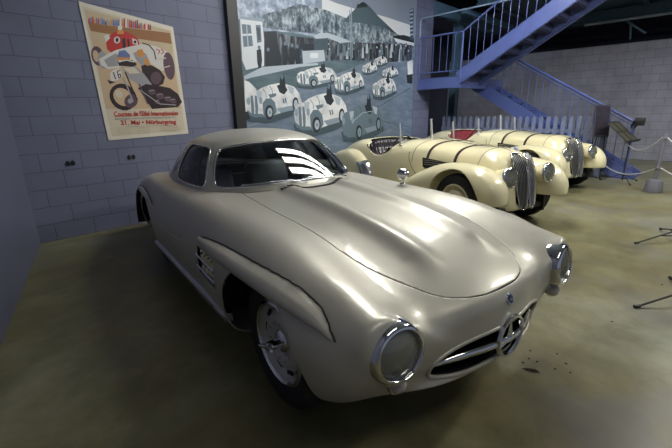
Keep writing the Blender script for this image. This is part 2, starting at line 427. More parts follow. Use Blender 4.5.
# headlights
for s in (-1, 1):
    hx, hy, hz = .668, .622*s, .622
    R_ = Matrix.Rotation(-.10, 4, 'Y') @ Matrix.Rotation(.10*s, 4, 'Z')
    bm = bmesh.new()
    add_lathe(bm, [(.104, -.05), (.114, -.045), (.121, -.02), (.119, .015), (.113, .045), (.104, .058), (.095, .060), (.090, .054), (.088, .040)], 56, axis='x')
    hl = bm_obj('headlight', bm, chrome, benz, True, 50); hl.matrix_local = Matrix.Translation((hx, hy, hz)) @ R_
    bm = bmesh.new(); add_lathe(bm, [(0, .068), (.03, .066), (.06, .058), (.089, .042)], 48, axis='x')
    bm_obj('lens', bm, lens_glass, hl, True, 80)
    bm = bmesh.new(); add_lathe(bm, [(.088, .04), (.07, .005), (.04, -.025), (.012, -.035), (0.012, .0), (0, .002)], 40, axis='x')
    bm_obj('reflector', bm, chrome_dull, hl, True, 40)
    bm = bmesh.new(); add_lathe(bm, [(.02, -.05), (.034, -.02), (.037, .004), (.030, .022), (.016, .034), (0, .038)], 28, axis='x')
    o = bm_obj('indicator_lamp', bm, amber, benz, True, 60); o.location = (.685, .605*s, .478)
    bm = bmesh.new(); add_lathe(bm, [(.034, -.01), (.041, -.01), (.041, .008), (.034, .008)], 28, axis='x', closed=True)
    bm_obj('rim', bm, chrome, o, True, 40)
# ---- wheels
def wheel(parent, x, y, s, R=.338, w=.165, rim_m=None, cap=True, mats_=None):
    t = bpy.data.objects.new('wheel', None)
    bm = bmesh.new(); h = w/2
    ri = R*.635
    add_lathe(bm, [(ri, -h*.75), (ri+.02, -h*.9), (R*.80, -h), (R*.93, -h*.92), (R*.985, -h*.72), (R, -h*.4), (R, h*.4), (R*.985, h*.72), (R*.93, h*.92), (R*.80, h), (ri+.02, h*.9), (ri, h*.75)], 64, closed=True)
    ty = bm_obj('wheel', bm, rubber, parent, True, 40); ty.location = (x, y, R)
    bm = bmesh.new()
    add_lathe(bm, [(ri+.004, .060), (ri+.006, .066), (ri-.008, .070), (ri-.018, .058), (ri-.026, .032), (ri-.045, .018), (ri*.74, .024), (ri*.66, .050), (ri*.56, .060), (ri*.46, .056), (ri*.38, .036), (0, .036)], 56, sgn=s)
    add_lathe(bm, [(ri+.004, -.06), (ri-.03, -.05), (ri-.03, .03)], 40, sgn=s)
    rm = bm_obj('rim', bm, rim_m, ty, True, 40)
    return ty
whm = mat('wheel_silver', (.64, .63, .59), rough=.4, metal=.25)
def benz_wheel(x, y, s):
    ty = wheel(benz, x, y, s, rim_m=whm)
    bm = bmesh.new(); add_lathe(bm, [(.214, .062), (.219, .072), (.206, .078), (.194, .066)], 56, sgn=s, closed=True)
    bm_obj('trim_ring', bm, chrome, ty, True, 60)
    for k in range(10):
        bm = bmesh.new(); a = 2*PI*k/10; c, q = math.cos(a), math.sin(a)
        add_box(bm, (.168*c, .034*s, .168*q), (.018, .012, .052), Matrix.Rotation(-a, 3, 'Y'), .004)
        bm_obj('wheel_slot', bm, black, ty)
    bm = bmesh.new()
    add_lathe(bm, [(0.05, .03), (.060, .045), (.050, .056), (.034, .062), (.028, .085), (.024, .115), (.016, .128), (0, .130)], 40, sgn=s)
    for k in range(2):
        a = PI*k+.3; c, q = math.cos(a), math.sin(a)
        pts = [(.012*c, .118*s, .012*q), (.04*c, .125*s, .04*q), (.068*c, .132*s, .068*q)]
        add_tube(bm, pts, [.014, .011, .008], 8)
    bm_obj('knock_off_hub', bm, chrome, ty, True, 50)
    for k in range(10):
        bm = bmesh.new(); a = 2*PI*k/10+.2; add_lathe(bm, [(.006, 0), (.006, .008), (0, .009)], 8, c=(.1*math.cos(a), .05*s, .1*math.sin(a)), sgn=s)
        bm_obj('rivet', bm, chrome_dull, ty)
for x, yy in ((0, .665), (-2.4, .635)):
    for s in (-1, 1): benz_wheel(x, yy*s, s)
# ---- eyebrow flares over the wheels
def flare(path, wid, out, name='wheel_flare'):
    n = 40; P = spl(path, n, q=None)
    bm = bmesh.new(); rings = []
    for i in range(n):
        t = i/(n-1); w = wid*min(1, (math.sin(PI*t**.8)*1.25))**.8+.004; o_ = out*math.sin(PI*min(1, t))**.7+.002
        s = -1 if P[i][1] < 0 else 1
        x, y, z = P[i]; ring_ = []
        for dz, dy in ((.006, -.02), (.004, .0), (-.004, .45), (-.2, .95), (-.5, 1.05), (-.8, .9), (-1.0, .55), (-1.02, -.25), (-.8, -.9)):
            zz = z+(dz*w if dz < 0 else dz); yb = on_body(x, max(zz, .3), s)
            if dz < 0: yb = yb*.35+y*.65
            ring_.append(bm.verts.new((x, yb+s*dy*o_, zz)))
        rings.append(ring_)
    for a, b in zip(rings[:-1], rings[1:]):
        for k in range(len(a)-1): bm.faces.new((a[k], a[k+1], b[k+1], b[k]))
    bm.faces.new(rings[0]); bm.faces.new(rings[-1])
    o = bm_obj(name, bm, silver, benz, True, 60)
    bm = bmesh.new(); add_tube(bm, [(p[0], on_body(p[0], p[2]+.008, s)+.004*s, p[2]+.008) for p in P[1:-1]], .0032, 6)
    bm_obj('dark_line', bm, black, o)  # thin black tube along the upper edge of the flare
    return o
for s in (-1, 1):
    flare([(-.70, .862*s, .735), (-.42, .866*s, .768), (-.04, .868*s, .790), (.26, .85*s, .784), (.43, .825*s, .752), (.53, .80*s, .71), (.595, .775*s, .655)], .066, .036)
    flare([(-2.88, .77*s, .70), (-2.6, .80*s, .75), (-2.3, .825*s, .765), (-2.02, .84*s, .74), (-1.88, .845*s, .70)], .045, .022)
    # thin black line above the flare
# ---- side louvres
for s in (-1, 1):
    bm = bmesh.new(); q = []
    for x, z in ((-.75, .49), (-.42, .49), (-.42, .68), (-.75, .68)): q.append(bm.verts.new((x, .79*s, z)))
    bm.faces.new(q); bmesh.ops.solidify(bm, geom=bm.faces[:], thickness=.004)
    vt = bm_obj('side_vent', bm, black, benz)
    bm = bmesh.new()
    for k in range(5):
        x = -.73+.058*k+.03
        add_box(bm, (x, .822*s, .585), (.006, .05, .165), Matrix.Rotation(.5*s, 3, 'Z'))
    for z in (.545, .615):
        add_tube(bm, [(-.745, .862*s, z+.004), (-.6, .868*s, z), (-.425, .872*s, z-.003)], .0065, 8)
    bm_obj('vent_bars', bm, chrome, vt, True, 40)
# ---- rocker strip, sill
for s in (-1, 1):
    bm = bmesh.new(); rings = []
    for i in range(30):
        x = -2.0+1.62*i/29; w_ = 1
        yb = .838*s
        rings.append([bm.verts.new((x, yb+s*dy, z)) for dy, z in ((-.03, .36), (.0, .372), (.016, .358), (.020, .335), (.012, .318), (-.03, .312))])
    for a, b in zip(rings[:-1], rings[1:]):
        for k in range(5): bm.faces.new((a[k], a[k+1], b[k+1], b[k]))
    bm.faces.new(rings[0]); bm.faces.new(rings[-1])
    bm_obj('sill_strip', bm, mat('sill_silver', (.6, .6, .62), rough=.25, metal=.9) if s == -1 else bpy.data.materials['sill_silver'], benz, True, 50)
# ---- greenhouse
gb = [(-.735, 0, .935), (-.80, .32, .925), (-1.03, .585, .895), (-1.20, .655, .885), (-1.55, .685, .885), (-1.95, .665, .885), (-2.38, .55, .865), (-2.66, .3, .845), (-2.74, 0, .845)]
gm = [(-.95, 0, 1.085), (-1.0, .29, 1.077), (-1.16, .525, 1.05), (-1.31, .59, 1.045), (-1.60, .615, 1.05), (-1.93, .595, 1.045), (-2.28, .49, 1.025), (-2.50, .26, 1.02), (-2.56, 0, 1.02)]
gt = [(-1.17, 0, 1.225), (-1.20, .235, 1.218), (-1.30, .425, 1.195), (-1.42, .485, 1.195), (-1.64, .505, 1.205), (-1.88, .485, 1.195), (-2.13, .40, 1.172), (-2.30, .21, 1.17), (-2.35, 0, 1.17)]
ge = [(-1.24, 0, 1.255), (-1.265, .21, 1.25), (-1.35, .37, 1.235), (-1.45, .42, 1.235), (-1.65, .435, 1.245), (-1.86, .42, 1.235), (-2.07, .34, 1.215), (-2.22, .18, 1.208), (-2.27, 0, 1.205)]
gr = [(-1.42, 0, 1.295), (-1.43, .13, 1.288), (-1.48, .22, 1.283), (-1.54, .25, 1.283), (-1.68, .26, 1.286), (-1.80, .25, 1.28), (-1.94, .2, 1.268), (-2.02, .11, 1.262), (-2.05, 0, 1.26)]
gc = [(-1.70, 0, 1.300), (-1.70, .004, 1.30), (-1.70, .008, 1.30), (-1.70, .01, 1.30), (-1.70, .01, 1.30), (-1.705, .01, 1.30), (-1.71, .008, 1.30), (-1.71, .004, 1.30), (-1.71, 0, 1.30)]
def gfull(h): return [(a, -b, c) for a, b, c in h]+[(a, b, c) for a, b, c in h[-2:0:-1]]
GG, gi, gj = loft([gfull(k) for k in (gb, gm, gt, ge, gr, gc)], 110, 256, periodic=True)
# gj: column index; 0 front centre, negative-y (right) side 1..7, 8 rear centre, left side 9..15
II, JJ = np.meshgrid(gi, gj, indexing='ij')
JS = np.minimum(JJ, 16-JJ)                      # symmetric column coordinate 0..8
JS = np.abs(JS)
def rr(u, v, u0, u1, v0, v1, p=5):
    return (np.abs(u-(u0+u1)/2)/((u1-u0)/2))**p+(np.abs(v-(v0+v1)/2)/((v1-v0)/2))**p-1
f_ws = np.where(JS < 4, ((JS/2.17)**7+(np.abs(II-1.08)/.86)**7-1), 5)
f_sw = ((np.abs(JS-(3.53))/.92)**6+(np.abs(II-1.08)/.83)**5-1)
f_rw = (((8-JS)/3.35)**6+(np.abs(II-1.10)/.82)**5-1)
sc_ = .10
f_all = np.minimum(np.minimum(f_ws, f_sw), f_rw)
GV, GF = grid_mesh(GG, wrap=True)
a, b = clip(GV, GF, f_all.ravel(), 1)
rf = mesh_obj('roof', a, b, silver, benz); fix_normals(rf); solid(rf, .018)
def glass_part(name, f, sel=None):
    g = f.ravel().copy()
    if sel is not None: g = np.where(sel.ravel(), g, 5)
    a, b = clip(GV, GF, g-.0, -1)
    o = mesh_obj(name, a, b, ws_glass, benz); fix_normals(o)
    # push the glass slightly inwards
    ctr = np.array([-1.7, 0, 1.0])
    for v in o.data.vertices:
        p = np.array(v.co); d = ctr-p; v.co = p+d/np.linalg.norm(d)*.008
    return o, a, b
def boundary_loops(F):
    cnt = {}
    for f in F:
        for a, b in zip(f, list(f[1:])+[f[0]]): cnt[(a, b)] = 1
    nx = {a: b for (a, b) in cnt if (b, a) not in cnt}
    loops = []; seen = set()
    for st in nx:
        if st in seen: continue
        L = [st]; seen.add(st); c = nx[st]
        while c != st and c in nx and c not in seen: L.append(c); seen.add(c); c = nx[c]
        loops.append(L)
    return loops
def trim_loop(name, V_, F_, r, m, parent):
    bm = bmesh.new()
    for L in boundary_loops(F_):
        if len(L) < 12: continue
        P = [Vector(V_[i]) for i in L]; Q = [P[0]]
        for p in P[1:]:
            if (p-Q[-1]).length > .012: Q.append(p)
        if (Q[0]-Q[-1]).length < .006: Q.pop()
        Q2 = [(Q[i-1]+Q[i]*2+Q[(i+1) % len(Q)])/4 for i in range(len(Q))]
        add_tube(bm, Q2, r, 8, closed=True)
    return bm_obj(name, bm, m, parent, True, 80)
o, a, b = glass_part('windscreen', f_ws); trim_loop('trim', a, b, .0085, chrome, o)
_, = [None]
right = (JJ < 8); left = ~right
for sel in (right, left):
    o, a, b = glass_part('side_window', f_sw, sel); trim_loop('trim', a, b, .0075, chrome_dull, o)
    sgn_ = -1 if sel is right else 1
    bm = bmesh.new(); add_tube(bm, [(-1.33, .640*sgn_, .90), (-1.385, .595*sgn_, 1.02), (-1.44, .505*sgn_, 1.185)], .007, 8); bm_obj('divider', bm, black, o)
o, a, b = glass_part('rear_window', f_rw); trim_loop('trim', a, b, .007, chrome_dull, o)
# ---- interior
inter = []
bm = bmesh.new()
add_box(bm, (-1.75, 0, .30), (1.7, 1.3, .04)); add_box(bm, (-.86, 0, .55), (.05, 1.3, .5)); add_box(bm, (-2.45, 0, .55), (.05, 1.2, .5))
for s in (-1, 1): add_box(bm, (-1.65, .66*s, .50), (1.6, .12, .42))
bm_obj('cabin_tub', bm, dark_in, benz)
bm = bmesh.new(); rings = []
for i in range(21):
    y = -.62+1.24*i/20; xo = -.86-.30*abs(y/.62)**2.2
    rings.append([bm.verts.new((xo+dx, y, z)) for dx, z in ((.06, .90), (-.02, .915), (-.14, .905), (-.20, .87), (-.19, .75), (-.10, .70))])
for a, b in zip(rings[:-1], rings[1:]):
    for k in range(5): bm.faces.new((a[k], a[k+1], b[k+1], b[k]))
bm_obj('dashboard', bm, black, benz, True, 50)
for s in (-1, 1):
    bm = bmesh.new()
    add_box(bm, (-1.72, .3*s, .46), (.5, .46, .16), None, .05); add_box(bm, (-2.02, .3*s, .70), (.14, .46, .52), Matrix.Rotation(-.25, 3, 'Y'), .06)
    bm_obj('seat', bm, leather_blue, benz, True, 60)
bm = bmesh.new()
pts = [(-1.16+.05*math.sin(2*PI*k/32), .32+.185*math.cos(2*PI*k/32), .80+.18*math.sin(2*PI*k/32)) for k in range(32)]
add_tube(bm, pts, .012, 8, closed=True)
for a in (0, 2.09, 4.19): add_tube(bm, [(-1.13, .32, .80), (-1.16+.05*math.sin(a), .32+.185*math.cos(a), .80+.18*math.sin(a))], .008, 6)
add_tube(bm, [(-.95, .32, .76), (-1.14, .32, .80)], .02, 8)
bm_obj('steering_wheel', bm, mat('ivory', (.5, .47, .4), .3), benz, True, 60)
bm = bmesh.new(); add_tube(bm, [(-.93, .0, .915), (-.95, 0, .975)], .006, 8); add_box(bm, (-.955, 0, .998), (.02, .15, .05), None, .012)
bm_obj('rear_view_mirror', bm, black, benz, True, 40)
# ---- cowl vent, wipers
bm = bmesh.new()
for k in range(26):
    y = -.26+.02*k; x = -.655-.25*(y/.5)**2-.0; add_box(bm, (x, y, top_z(x, y)+.003), (.028, .010, .006))
bm_obj('cowl_vent', bm, black, benz)
def on_glass(y, t, lift=.012):
    i = int(np.argmin(np.abs(gi-(.10+t)))); row = GG[i]; m = np.where(JS[i] < 3.2, np.abs(row[:, 1]-y), 9); p = row[int(np.argmin(m))]
    return (float(p[0])+lift*.6, float(p[1]), float(p[2])+lift)
for y0, y1 in ((-.03, -.46), (.40, -.02)):
    bm = bmesh.new()
    add_tube(bm, [on_glass(y0, .0, .006), on_glass(y0+(y1-y0)*.3, .10), on_glass(y0+(y1-y0)*.62, .16)], .004, 6)
    add_tube(bm, [on_glass(y0+(y1-y0)*q, .14, .008) for q in (.25, .45, .65, .85, 1)], .0045, 6)
    bm_obj('wiper', bm, chrome, benz, True, 60)
# wing mirror on the far front wing
for s in (1,):
    bm = bmesh.new(); x, y = -.50, .66; z = top_z(x, y)
    add_lathe(bm, [(.022, -.004), (.018, .006), (.008, .012), (.007, .05), (0, .05)], 20, c=(x, y, z), axis='z')
    add_lathe(bm, [(0, -.055), (.02, -.05), (.036, -.03), (.044, .0), (.046, .015), (.0, .018)], 28, c=(x, y, z+.075), axis='x', sgn=-1)
    bm_obj('wing_mirror', bm, chrome, benz, True, 50)
# door handle-ish push plate and door mirror
# ================================================================ cream roadsters
cream = mat('cream_paint', (.78, .72, .47), rough=.28, coat=.7, noise=.02, nscale=2, coat_rough=.1)
strap = mat('brown_leather_strap', (.035, .025, .018), rough=.6)
seat_black = mat('black_tufted_leather', (.016, .012, .018), rough=.3, coat=.3)
seat_red = mat('red_tufted_leather', (.22, .02, .03), rough=.45)
cream_wheel = mat('cream_wheel', (.62, .57, .38), rough=.4)
clear_glass = glass_mat('thin_screen_glass', (.97, .98, .98), rough=.01, fres=1.2)
post_m = mat('pale_nickel', (.66, .67, .68), rough=.35, metal=.4)
bar_m = mat('grille_bar_metal', (.36, .36, .37), rough=.4, metal=.8)
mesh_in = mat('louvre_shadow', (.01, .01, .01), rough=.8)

def ring2(x, pts):
    h = [(p if len(p) == 3 else (x, p[0], p[1])) for p in pts]
    return [(a, -b, c) for a, b, c in h]+[(a, b, c) for a, b, c in h[-2:0:-1]]
brow = [
 ring2(-3.34, [(0, .40), (.12, .40), (.2, .42), (.22, .47), (.2, .52), (.15, .55), (.08, .57), (0, .575)]),
 ring2(-3.2, [(0, .30), (.25, .30), (.42, .36), (.46, .47), (.42, .60), (.32, .68), (.16, .71), (0, .715)]),
 ring2(-2.8, [(0, .26), (.4, .26), (.57, .34), (.60, .50), (.57, .70), (.46, .83), (.24, .88), (0, .89)]),
 ring2(-2.3, [(0, .25), (.45, .25), (.63, .34), (.655, .52), (.635, .78), (.54, .93), (.28, .97), (0, .98)]),
 ring2(-1.75, [(0, .25), (.45, .25), (.63, .34), (.655, .52), (.635, .76), (.54, .91), (.28, .96), (0, .97)]),
 ring2(-1.25, [(0, .25), (.45, .25), (.61, .34), (.635, .52), (.61, .77), (.52, .93), (.28, 1.0), (0, 1.01)]),
 ring2(-.7, [(0, .25), (.38, .25), (.50, .34), (.52, .52), (.50, .77), (.42, .92), (.22, .99), (0, 1.0)]),
 ring2(-.2, [(0, .25), (.32, .25), (.41, .34), (.425, .52), (.41, .75), (.34, .89), (.18, .955), (0, .965)]),
 ring2(.15, [(0, .25), (.32, .25), (.40, .34), (.41, .50), (.38, .70), (.30, .86), (.16, .93), (0, .945)]),
 ring2(.30, [(0, .25), (.30, .25), (.37, .33), (.375, .48), (.345, .67), (.27, .79), (.15, .845), (0, .86)]),
 ring2(.40, [(.445, 0, .27), (.435, .20, .27), (.41, .27, .33), (.395, .285, .46), (.375, .26, .62), (.355, .20, .715), (.34, .11, .765), (.335, 0, .775)]),
 ring2(.44, [(.48, 0, .33), (.47, .12, .33), (.455, .16, .36), (.44, .17, .46), (.42, .155, .58), (.41, .11, .66), (.405, .05, .69), (.405, 0, .70)]),
]
BG, bi, bj = loft(brow, 150, 120, periodic=True)
def bmw(loc, rz, label, seat_m, plate=None):
    root = thing('cream_roadster', label, 'car', loc, rz, 'vintage cream roadsters')
    BX, BY, BZ = BG[..., 0], BG[..., 1], BG[..., 2]
    V, Fc = grid_mesh(BG, wrap=True)
    V, Fc = clip(V, Fc, np.maximum(np.maximum((np.abs(V[:, 0]+1.84)/.47)**3+(np.abs(V[:, 1])/(.53))**3-1, .55-V[:, 2]),
                                   0*V[:, 0]-9), 1)
    # scooped door tops
    V, Fc = clip(V, Fc, np.maximum(((V[:, 0]+1.72)/.34)**2+((V[:, 2]-1.0)/.24)**2-1, .4-np.abs(V[:, 1])), 1)
    b = mesh_obj('body', V, Fc, cream, root); fix_normals(b); solid(b, .012)
    def topz(x, y):
        d = (BX-x)**2+(BY-y)**2+np.where(BZ > .5, 0, 9); return float(BZ.ravel()[np.argmin(d)])
    def sidey(x, z, s):
        d = (BX-x)**2+(BZ-z)**2+np.where(BY*s > .05, 0, 9); return float(BY.ravel()[np.argmin(d)])
    # section outline of the bonnet at station x, from side s*z0 over the top
    def over(x, z0, z1=None, lift=.004, n=26):
        i = int(np.argmin(np.abs(BX[:, 60]-x)+0)); i = int(np.argmin(np.abs(BX[:, BG.shape[1]//2]-x)))
        r = BG[i]; r = r[(r[:, 2] > z0)]; r = r[np.argsort(r[:, 1])]
        k = np.linspace(0, len(r)-1, n).astype(int)
        return [Vector((r[q, 0], r[q, 1]*(1+lift/.4), r[q, 2]+lift)) for q in k]
    for x in (-.30, -.72):
        bm = bmesh.new(); P = over(x, .70)
        for a, c in zip(P[:-1], P[1:]):
            nrm = Vector((0, (a.y+c.y)/2, .35)).normalized() if (a.z+c.z)/2 < .93 else Vector((0, 0, 1))
            add_beam(bm, a, c, .042, .007, up=nrm, ext=.002)
        bm_obj('bonnet_strap', bm, strap, root)
    bm = bmesh.new(); add_tube(bm, over(-.98, .72, lift=.001), .0035, 6); add_tube(bm, over(.02, .72, lift=.001), .003, 6)
    add_tube(bm, [(x, 0, topz(x, 0)+.002) for x in np.linspace(-1.0, .25, 30)], .004, 6)
    bm_obj('bonnet_seam', bm, strap, root)
    # scuttle curve and side louvres
    for s in (-1, 1):
        bm = bmesh.new(); P = []
        for t in np.linspace(0, 1, 24):
            x = -1.02-.02+.42*t**1.6; z = .86-.36*math.sin(min(1, t*1.05)*PI/2)
            P.append((x, sidey(x, z, s)+.003*s, z))
        add_tube(bm, P, .0035, 6); bm_obj('panel_seam', bm, strap, root)
        lv = bpy.data.objects.new
        bm = bmesh.new()
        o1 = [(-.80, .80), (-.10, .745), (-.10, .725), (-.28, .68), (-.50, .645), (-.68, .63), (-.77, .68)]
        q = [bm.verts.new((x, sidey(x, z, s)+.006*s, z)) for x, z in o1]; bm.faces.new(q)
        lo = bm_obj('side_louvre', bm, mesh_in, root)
        bm = bmesh.new()
        for k in range(5):
            z = .660+.027*k; xa = -.72-.014*k; xb = -.42+.07*k
            add_beam(bm, (xa, sidey(xa, z, s)+.010*s, z), (xb, sidey(xb, z, s)+.010*s, z), .008, .008)
        bm_obj('louvre_bars', bm, chrome_dull, lo)
    # front wings swept back into the running board
    path = [(-1.35, .34), (-1.1, .43), (-.8, .58), (-.48, .72), (-.15, .795), (.12, .80), (.34, .765), (.495, .67), (.575, .53), (.575, .40)]
    cols = [(.25, .36), (.29, .25), (.34, .14), (.40, .06), (.49, .012), (.59, 0), (.685, .035), (.742, .11), (.758, .21), (.752, .30)]
    Pp = np.array(path); tg = np.gradient(Pp, axis=0); tg /= np.linalg.norm(tg, axis=1)[:, None]
    nin = np.stack([tg[:, 1], -tg[:, 0]], 1)           # pointing down / inwards
    sc_d = [.35, .5, .7, .95, 1, 1, 1, 1, .9, .8]
    hw = [.75, .8, .88, .96, 1, 1, 1, .96, .88, .82]
    for s in (-1, 1):
        net = []
        for k, (p, nn) in enumerate(zip(Pp, nin)):
            net.append([(p[0]+nn[0]*d*sc_d[k], s*(.575+(y-.575)*hw[k]), p[1]+nn[1]*d*sc_d[k]) for y, d in cols])
        FG, _, _ = loft(net, 90, 44)
        fv, ff = grid_mesh(FG)
        fv, ff = clip(fv, ff, np.maximum(np.hypot(fv[:, 0], fv[:, 2]-.345)-.40, .64-np.abs(fv[:, 1])), 1)
        o = mesh_obj('front_wing', fv, ff, cream, root); fix_normals(o)
        m_ = o.modifiers.new('thickness', 'SOLIDIFY'); m_.thickness = .014; m_.offset = 0
        # rear wing with spat
        th2 = np.linspace(-.10, PI+.25, 13); cx2, cz2 = -2.42, .36
        net = []
        for t in th2:
            e_ = Vector((math.cos(t), math.sin(t))); a1, b1 = (.60, .43) if e_.x > 0 else (.82, .43)
            row = []
            for f_, y in ((.78, .46), (.94, .52), (1.0, .60), (.99, .675), (.93, .735), (.82, .77), (.66, .785), (.45, .79), (.2, .792), (.03, .792)):
                row.append((cx2+a1*e_.x*f_, s*y, cz2+b1*e_.y*f_))
            net.append(row)
        RG, _, _ = loft(net, 70, 50); o = mesh_obj('rear_wing', *grid_mesh(RG), cream, root); fix_normals(o)
        m_ = o.modifiers.new('thickness', 'SOLIDIFY'); m_.thickness = .014; m_.offset = 0
        bm = bmesh.new(); add_lathe(bm, [(.215, .785), (.205, .797), (.19, .790), (.10, .797), (0, .799)], 48, sgn=s, c=(-2.44, 0, .36))
        bm_obj('wheel_spat', bm, cream, root, True, 60)
        bm = bmesh.new(); 
        gp = [(-1.80, .36), (-1.812, .44), (-1.85, .52), (-1.905, .60), (-1.955, .65)]
        rr_ = []
        for x, z in gp: rr_.append([bm.verts.new((x+dx, s*y, z+dz)) for y, dx, dz in ((.60, .004, .0), (.65, .004, .004), (.71, -.02, 0), (.765, -.07, -.02), (.80, -.13, -.03))])
        for a, c in zip(rr_[:-1], rr_[1:]):
            for k in range(4): bm.faces.new((a[k], a[k+1], c[k+1], c[k]))
        o = bm_obj('stone_guard', bm, chrome_dull, root, True, 60); solid(o, .006, 0)
        # sill / running board
        bm = bmesh.new(); add_box(bm, (-1.55, .66*s, .30), (.5, .16, .05), None, .015); bm_obj('running_board', bm, cream, root, True, 40)
        # headlamp
        R_ = Matrix.Rotation(-.12, 4, 'Y') @ Matrix.Rotation(.05*s, 4, 'Z')
        bm = bmesh.new()
        add_lathe(bm, [(0.02, -.24), (.055, -.22), (.09, -.14), (.108, -.06), (.115, -.015), (.118, 0), (.117, .012), (.109, .020), (.10, .016)], 40, axis='x')
        h = bm_obj('headlamp', bm, cream, root, True, 60); h.matrix_local = Matrix.Translation((.465, .352*s, .675)) @ R_
        bm = bmesh.new(); add_lathe(bm, [(.114, -.014), (.122, -.006), (.123, .010), (.116, .025), (.105, .027), (.101, .018)], 40, axis='x'); bm_obj('lamp_rim', bm, chrome, h, True, 60)
        bm = bmesh.new(); add_lathe(bm, [(0, .042), (.05, .038), (.104, .018)], 36, axis='x'); bm_obj('lens', bm, lens_glass, h, True, 80)
        bm = bmesh.new(); add_lathe(bm, [(.104, .015), (.08, -.02), (.04, -.05), (0, -.06)], 36, axis='x'); bm_obj('reflector', bm, chrome_dull, h, True, 80)
        # inner fairing between wing and nose
        # wheels
        ty = wheel(root, 0, .63*s, s, R=.345, w=.14, rim_m=cream_wheel)
        bm = bmesh.new(); add_lathe(bm, [(0.16, .045), (.15, .058), (.12, .062), (.07, .075), (.05, .09), (.02, .098), (0, .1)], 40, sgn=s); bm_obj('hub_cap', bm, cream_wheel, ty, True, 60)
        wheel(root, -2.4, .61*s, s, R=.345, w=.14, rim_m=cream_wheel)
        # filler between body and wing underneath headlamp
    # underside and wheel wells
    bm = bmesh.new(); add_box(bm, (-1.3, 0, .27), (3.4, 1.0, .06)); 
    for s in (-1, 1): add_box(bm, (.0, .43*s, .40), (.85, .03, .42))
    bm_obj('chassis', bm, black, root)
    # kidney grilles
    prof = spl([(.25, .965), (.315, .90), (.378, .80), (.424, .66), (.447, .50), (.467, .36), (.480, .285)], 60)
    def gx(z): return float(np.interp(z, prof[::-1, 1], prof[::-1, 0]))
    for s in (-1, 1):
        kid = []
        for k in range(64):
            t = 2*PI*k/64; cc, ss = math.cos(t), math.sin(t)
            z = .605+.325*abs(ss)**.85*(1 if ss > 0 else -1); wz = .066+.030*((z-.29)/.63)
            yy = .010+wz+wz*abs(cc)**.6*(1 if cc > 0 else -1)
            kid.append((gx(z)+.040-yy*.24, s*yy, z))
        bm = bmesh.new(); add_tube(bm, kid, .0055, 8, closed=True); kg = bm_obj('kidney_grille', bm, chrome, root, True, 80)
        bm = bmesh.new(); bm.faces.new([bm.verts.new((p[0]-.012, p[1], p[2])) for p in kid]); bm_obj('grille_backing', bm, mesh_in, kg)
        bm = bmesh.new()
        for q in range(8):
            u = (q+.5)/8; P = []
            for z in np.linspace(.30, .91, 28):
                wz = .066+.030*((z-.29)/.63); yy = .010+2*wz*u
                lim = ((abs(z-.605)/.325)**(1/.85)); 
                if abs(2*u-1) > (max(0, 1-lim**2))**.3: continue
                P.append((gx(z)+.038-yy*.24, s*yy, z))
            if len(P) > 3: add_tube(bm, P, .0034, 6)
        bm_obj('grille_bars', bm, bar_m, kg, True, 60)
    bm = bmesh.new(); add_tube(bm, [(gx(z)+.046, 0, z) for z in np.linspace(.30, .93, 20)], .006, 8); bm_obj('grille_spine', bm, chrome, root, True, 60)
    bm = bmesh.new(); add_lathe(bm, [(0, .008), (.022, .007), (.028, .003), (.03, -.004)], 24, axis='x')
    o = bm_obj('round_badge', bm, mat('badge_blue_white', (.12, .2, .5), .3) if 'badge_blue_white' not in bpy.data.materials else bpy.data.materials['badge_blue_white'], root, True, 60)
    o.rotation_euler = (0, -1.0, 0); o.location = (.25, 0, .965)
    # windscreen posts and split panes
    pb = [(-1.276, -.53, .94), (-1.20, 0, .995), (-1.276, .53, .94)]
    for k, (x, y, z) in enumerate(pb):
        bm = bmesh.new(); add_beam(bm, (x, y, z), (x-.04, y, z+.30), .012 if k != 1 else .016, .030, up=(1, 0, 0)); add_box(bm, (x, y, z), (.05, .03, .02), None, .004)
        bm_obj('windscreen_post', bm, post_m, root)
    for s in (-1, 1):
        bm = bmesh.new(); a, c = Vector(pb[0 if s < 0 else 2]), Vector(pb[1]); u = Vector((-.028, 0, .18))
        q = [bm.verts.new(p) for p in (a+Vector((0, 0, .02)), c+Vector((0, 0, .02)), c+u, a+u)]; bm.faces.new(q)
        bm_obj('windscreen_pane', bm, clear_glass, root)
    # tufted seat back + seat cushions, dash and wheel
    bm = bmesh.new(); n, m_ = 44, 14; gr = []
    for i in range(n):
        row = []; y = -.50+1.0*i/(n-1)
        for j in range(m_):
            t = j/(m_-1); z = .50+.44*t-.05*abs(y/.5)**4*t; x = -2.12-.16*t+.16*abs(y/.5)**5
            x += .018*abs(math.sin(i*PI/3.2))+.006*math.sin(j*1.2)
            row.append(bm.verts.new((x, y, z)))
        gr.append(row)
    for i in range(n-1):
        for j in range(m_-1): bm.faces.new((gr[i][j], gr[i+1][j], gr[i+1][j+1], gr[i][j+1]))
    o = bm_obj('seat_back', bm, seat_m, root, True, 80); solid(o, .05, 0)
    # padded roll round the door cut-outs
    for s in (-1, 1):
        bm = bmesh.new(); n = 30; gr = []
        for i in range(n):
            a = -1.15+2.3*i/(n-1); x = -1.74+.33*math.sin(a); z = .985-.225*math.cos(a)
            row = []
            for j, (dy, dz) in enumerate(((-.10, -.16), (-.05, -.08), (-.02, -.02), (0, .012), (.02, .004))):
                row.append(bm.verts.new((x, s*(.60+dy+.012*abs(math.sin(i*1.1))*(j < 3)), z+dz)))
            gr.append(row)
        for i in range(n-1):
            for j in range(4): bm.faces.new((gr[i][j], gr[i+1][j], gr[i+1][j+1], gr[i][j+1]))
        o = bm_obj('door_trim', bm, seat_m, root, True, 60); solid(o, .01, 0)
    bm = bmesh.new()
    for s in (-1, 1): add_box(bm, (-1.85, .26*s, .50), (.46, .44, .14), None, .05)
    bm_obj('seat_cushion', bm, seat_m, root, True, 60)
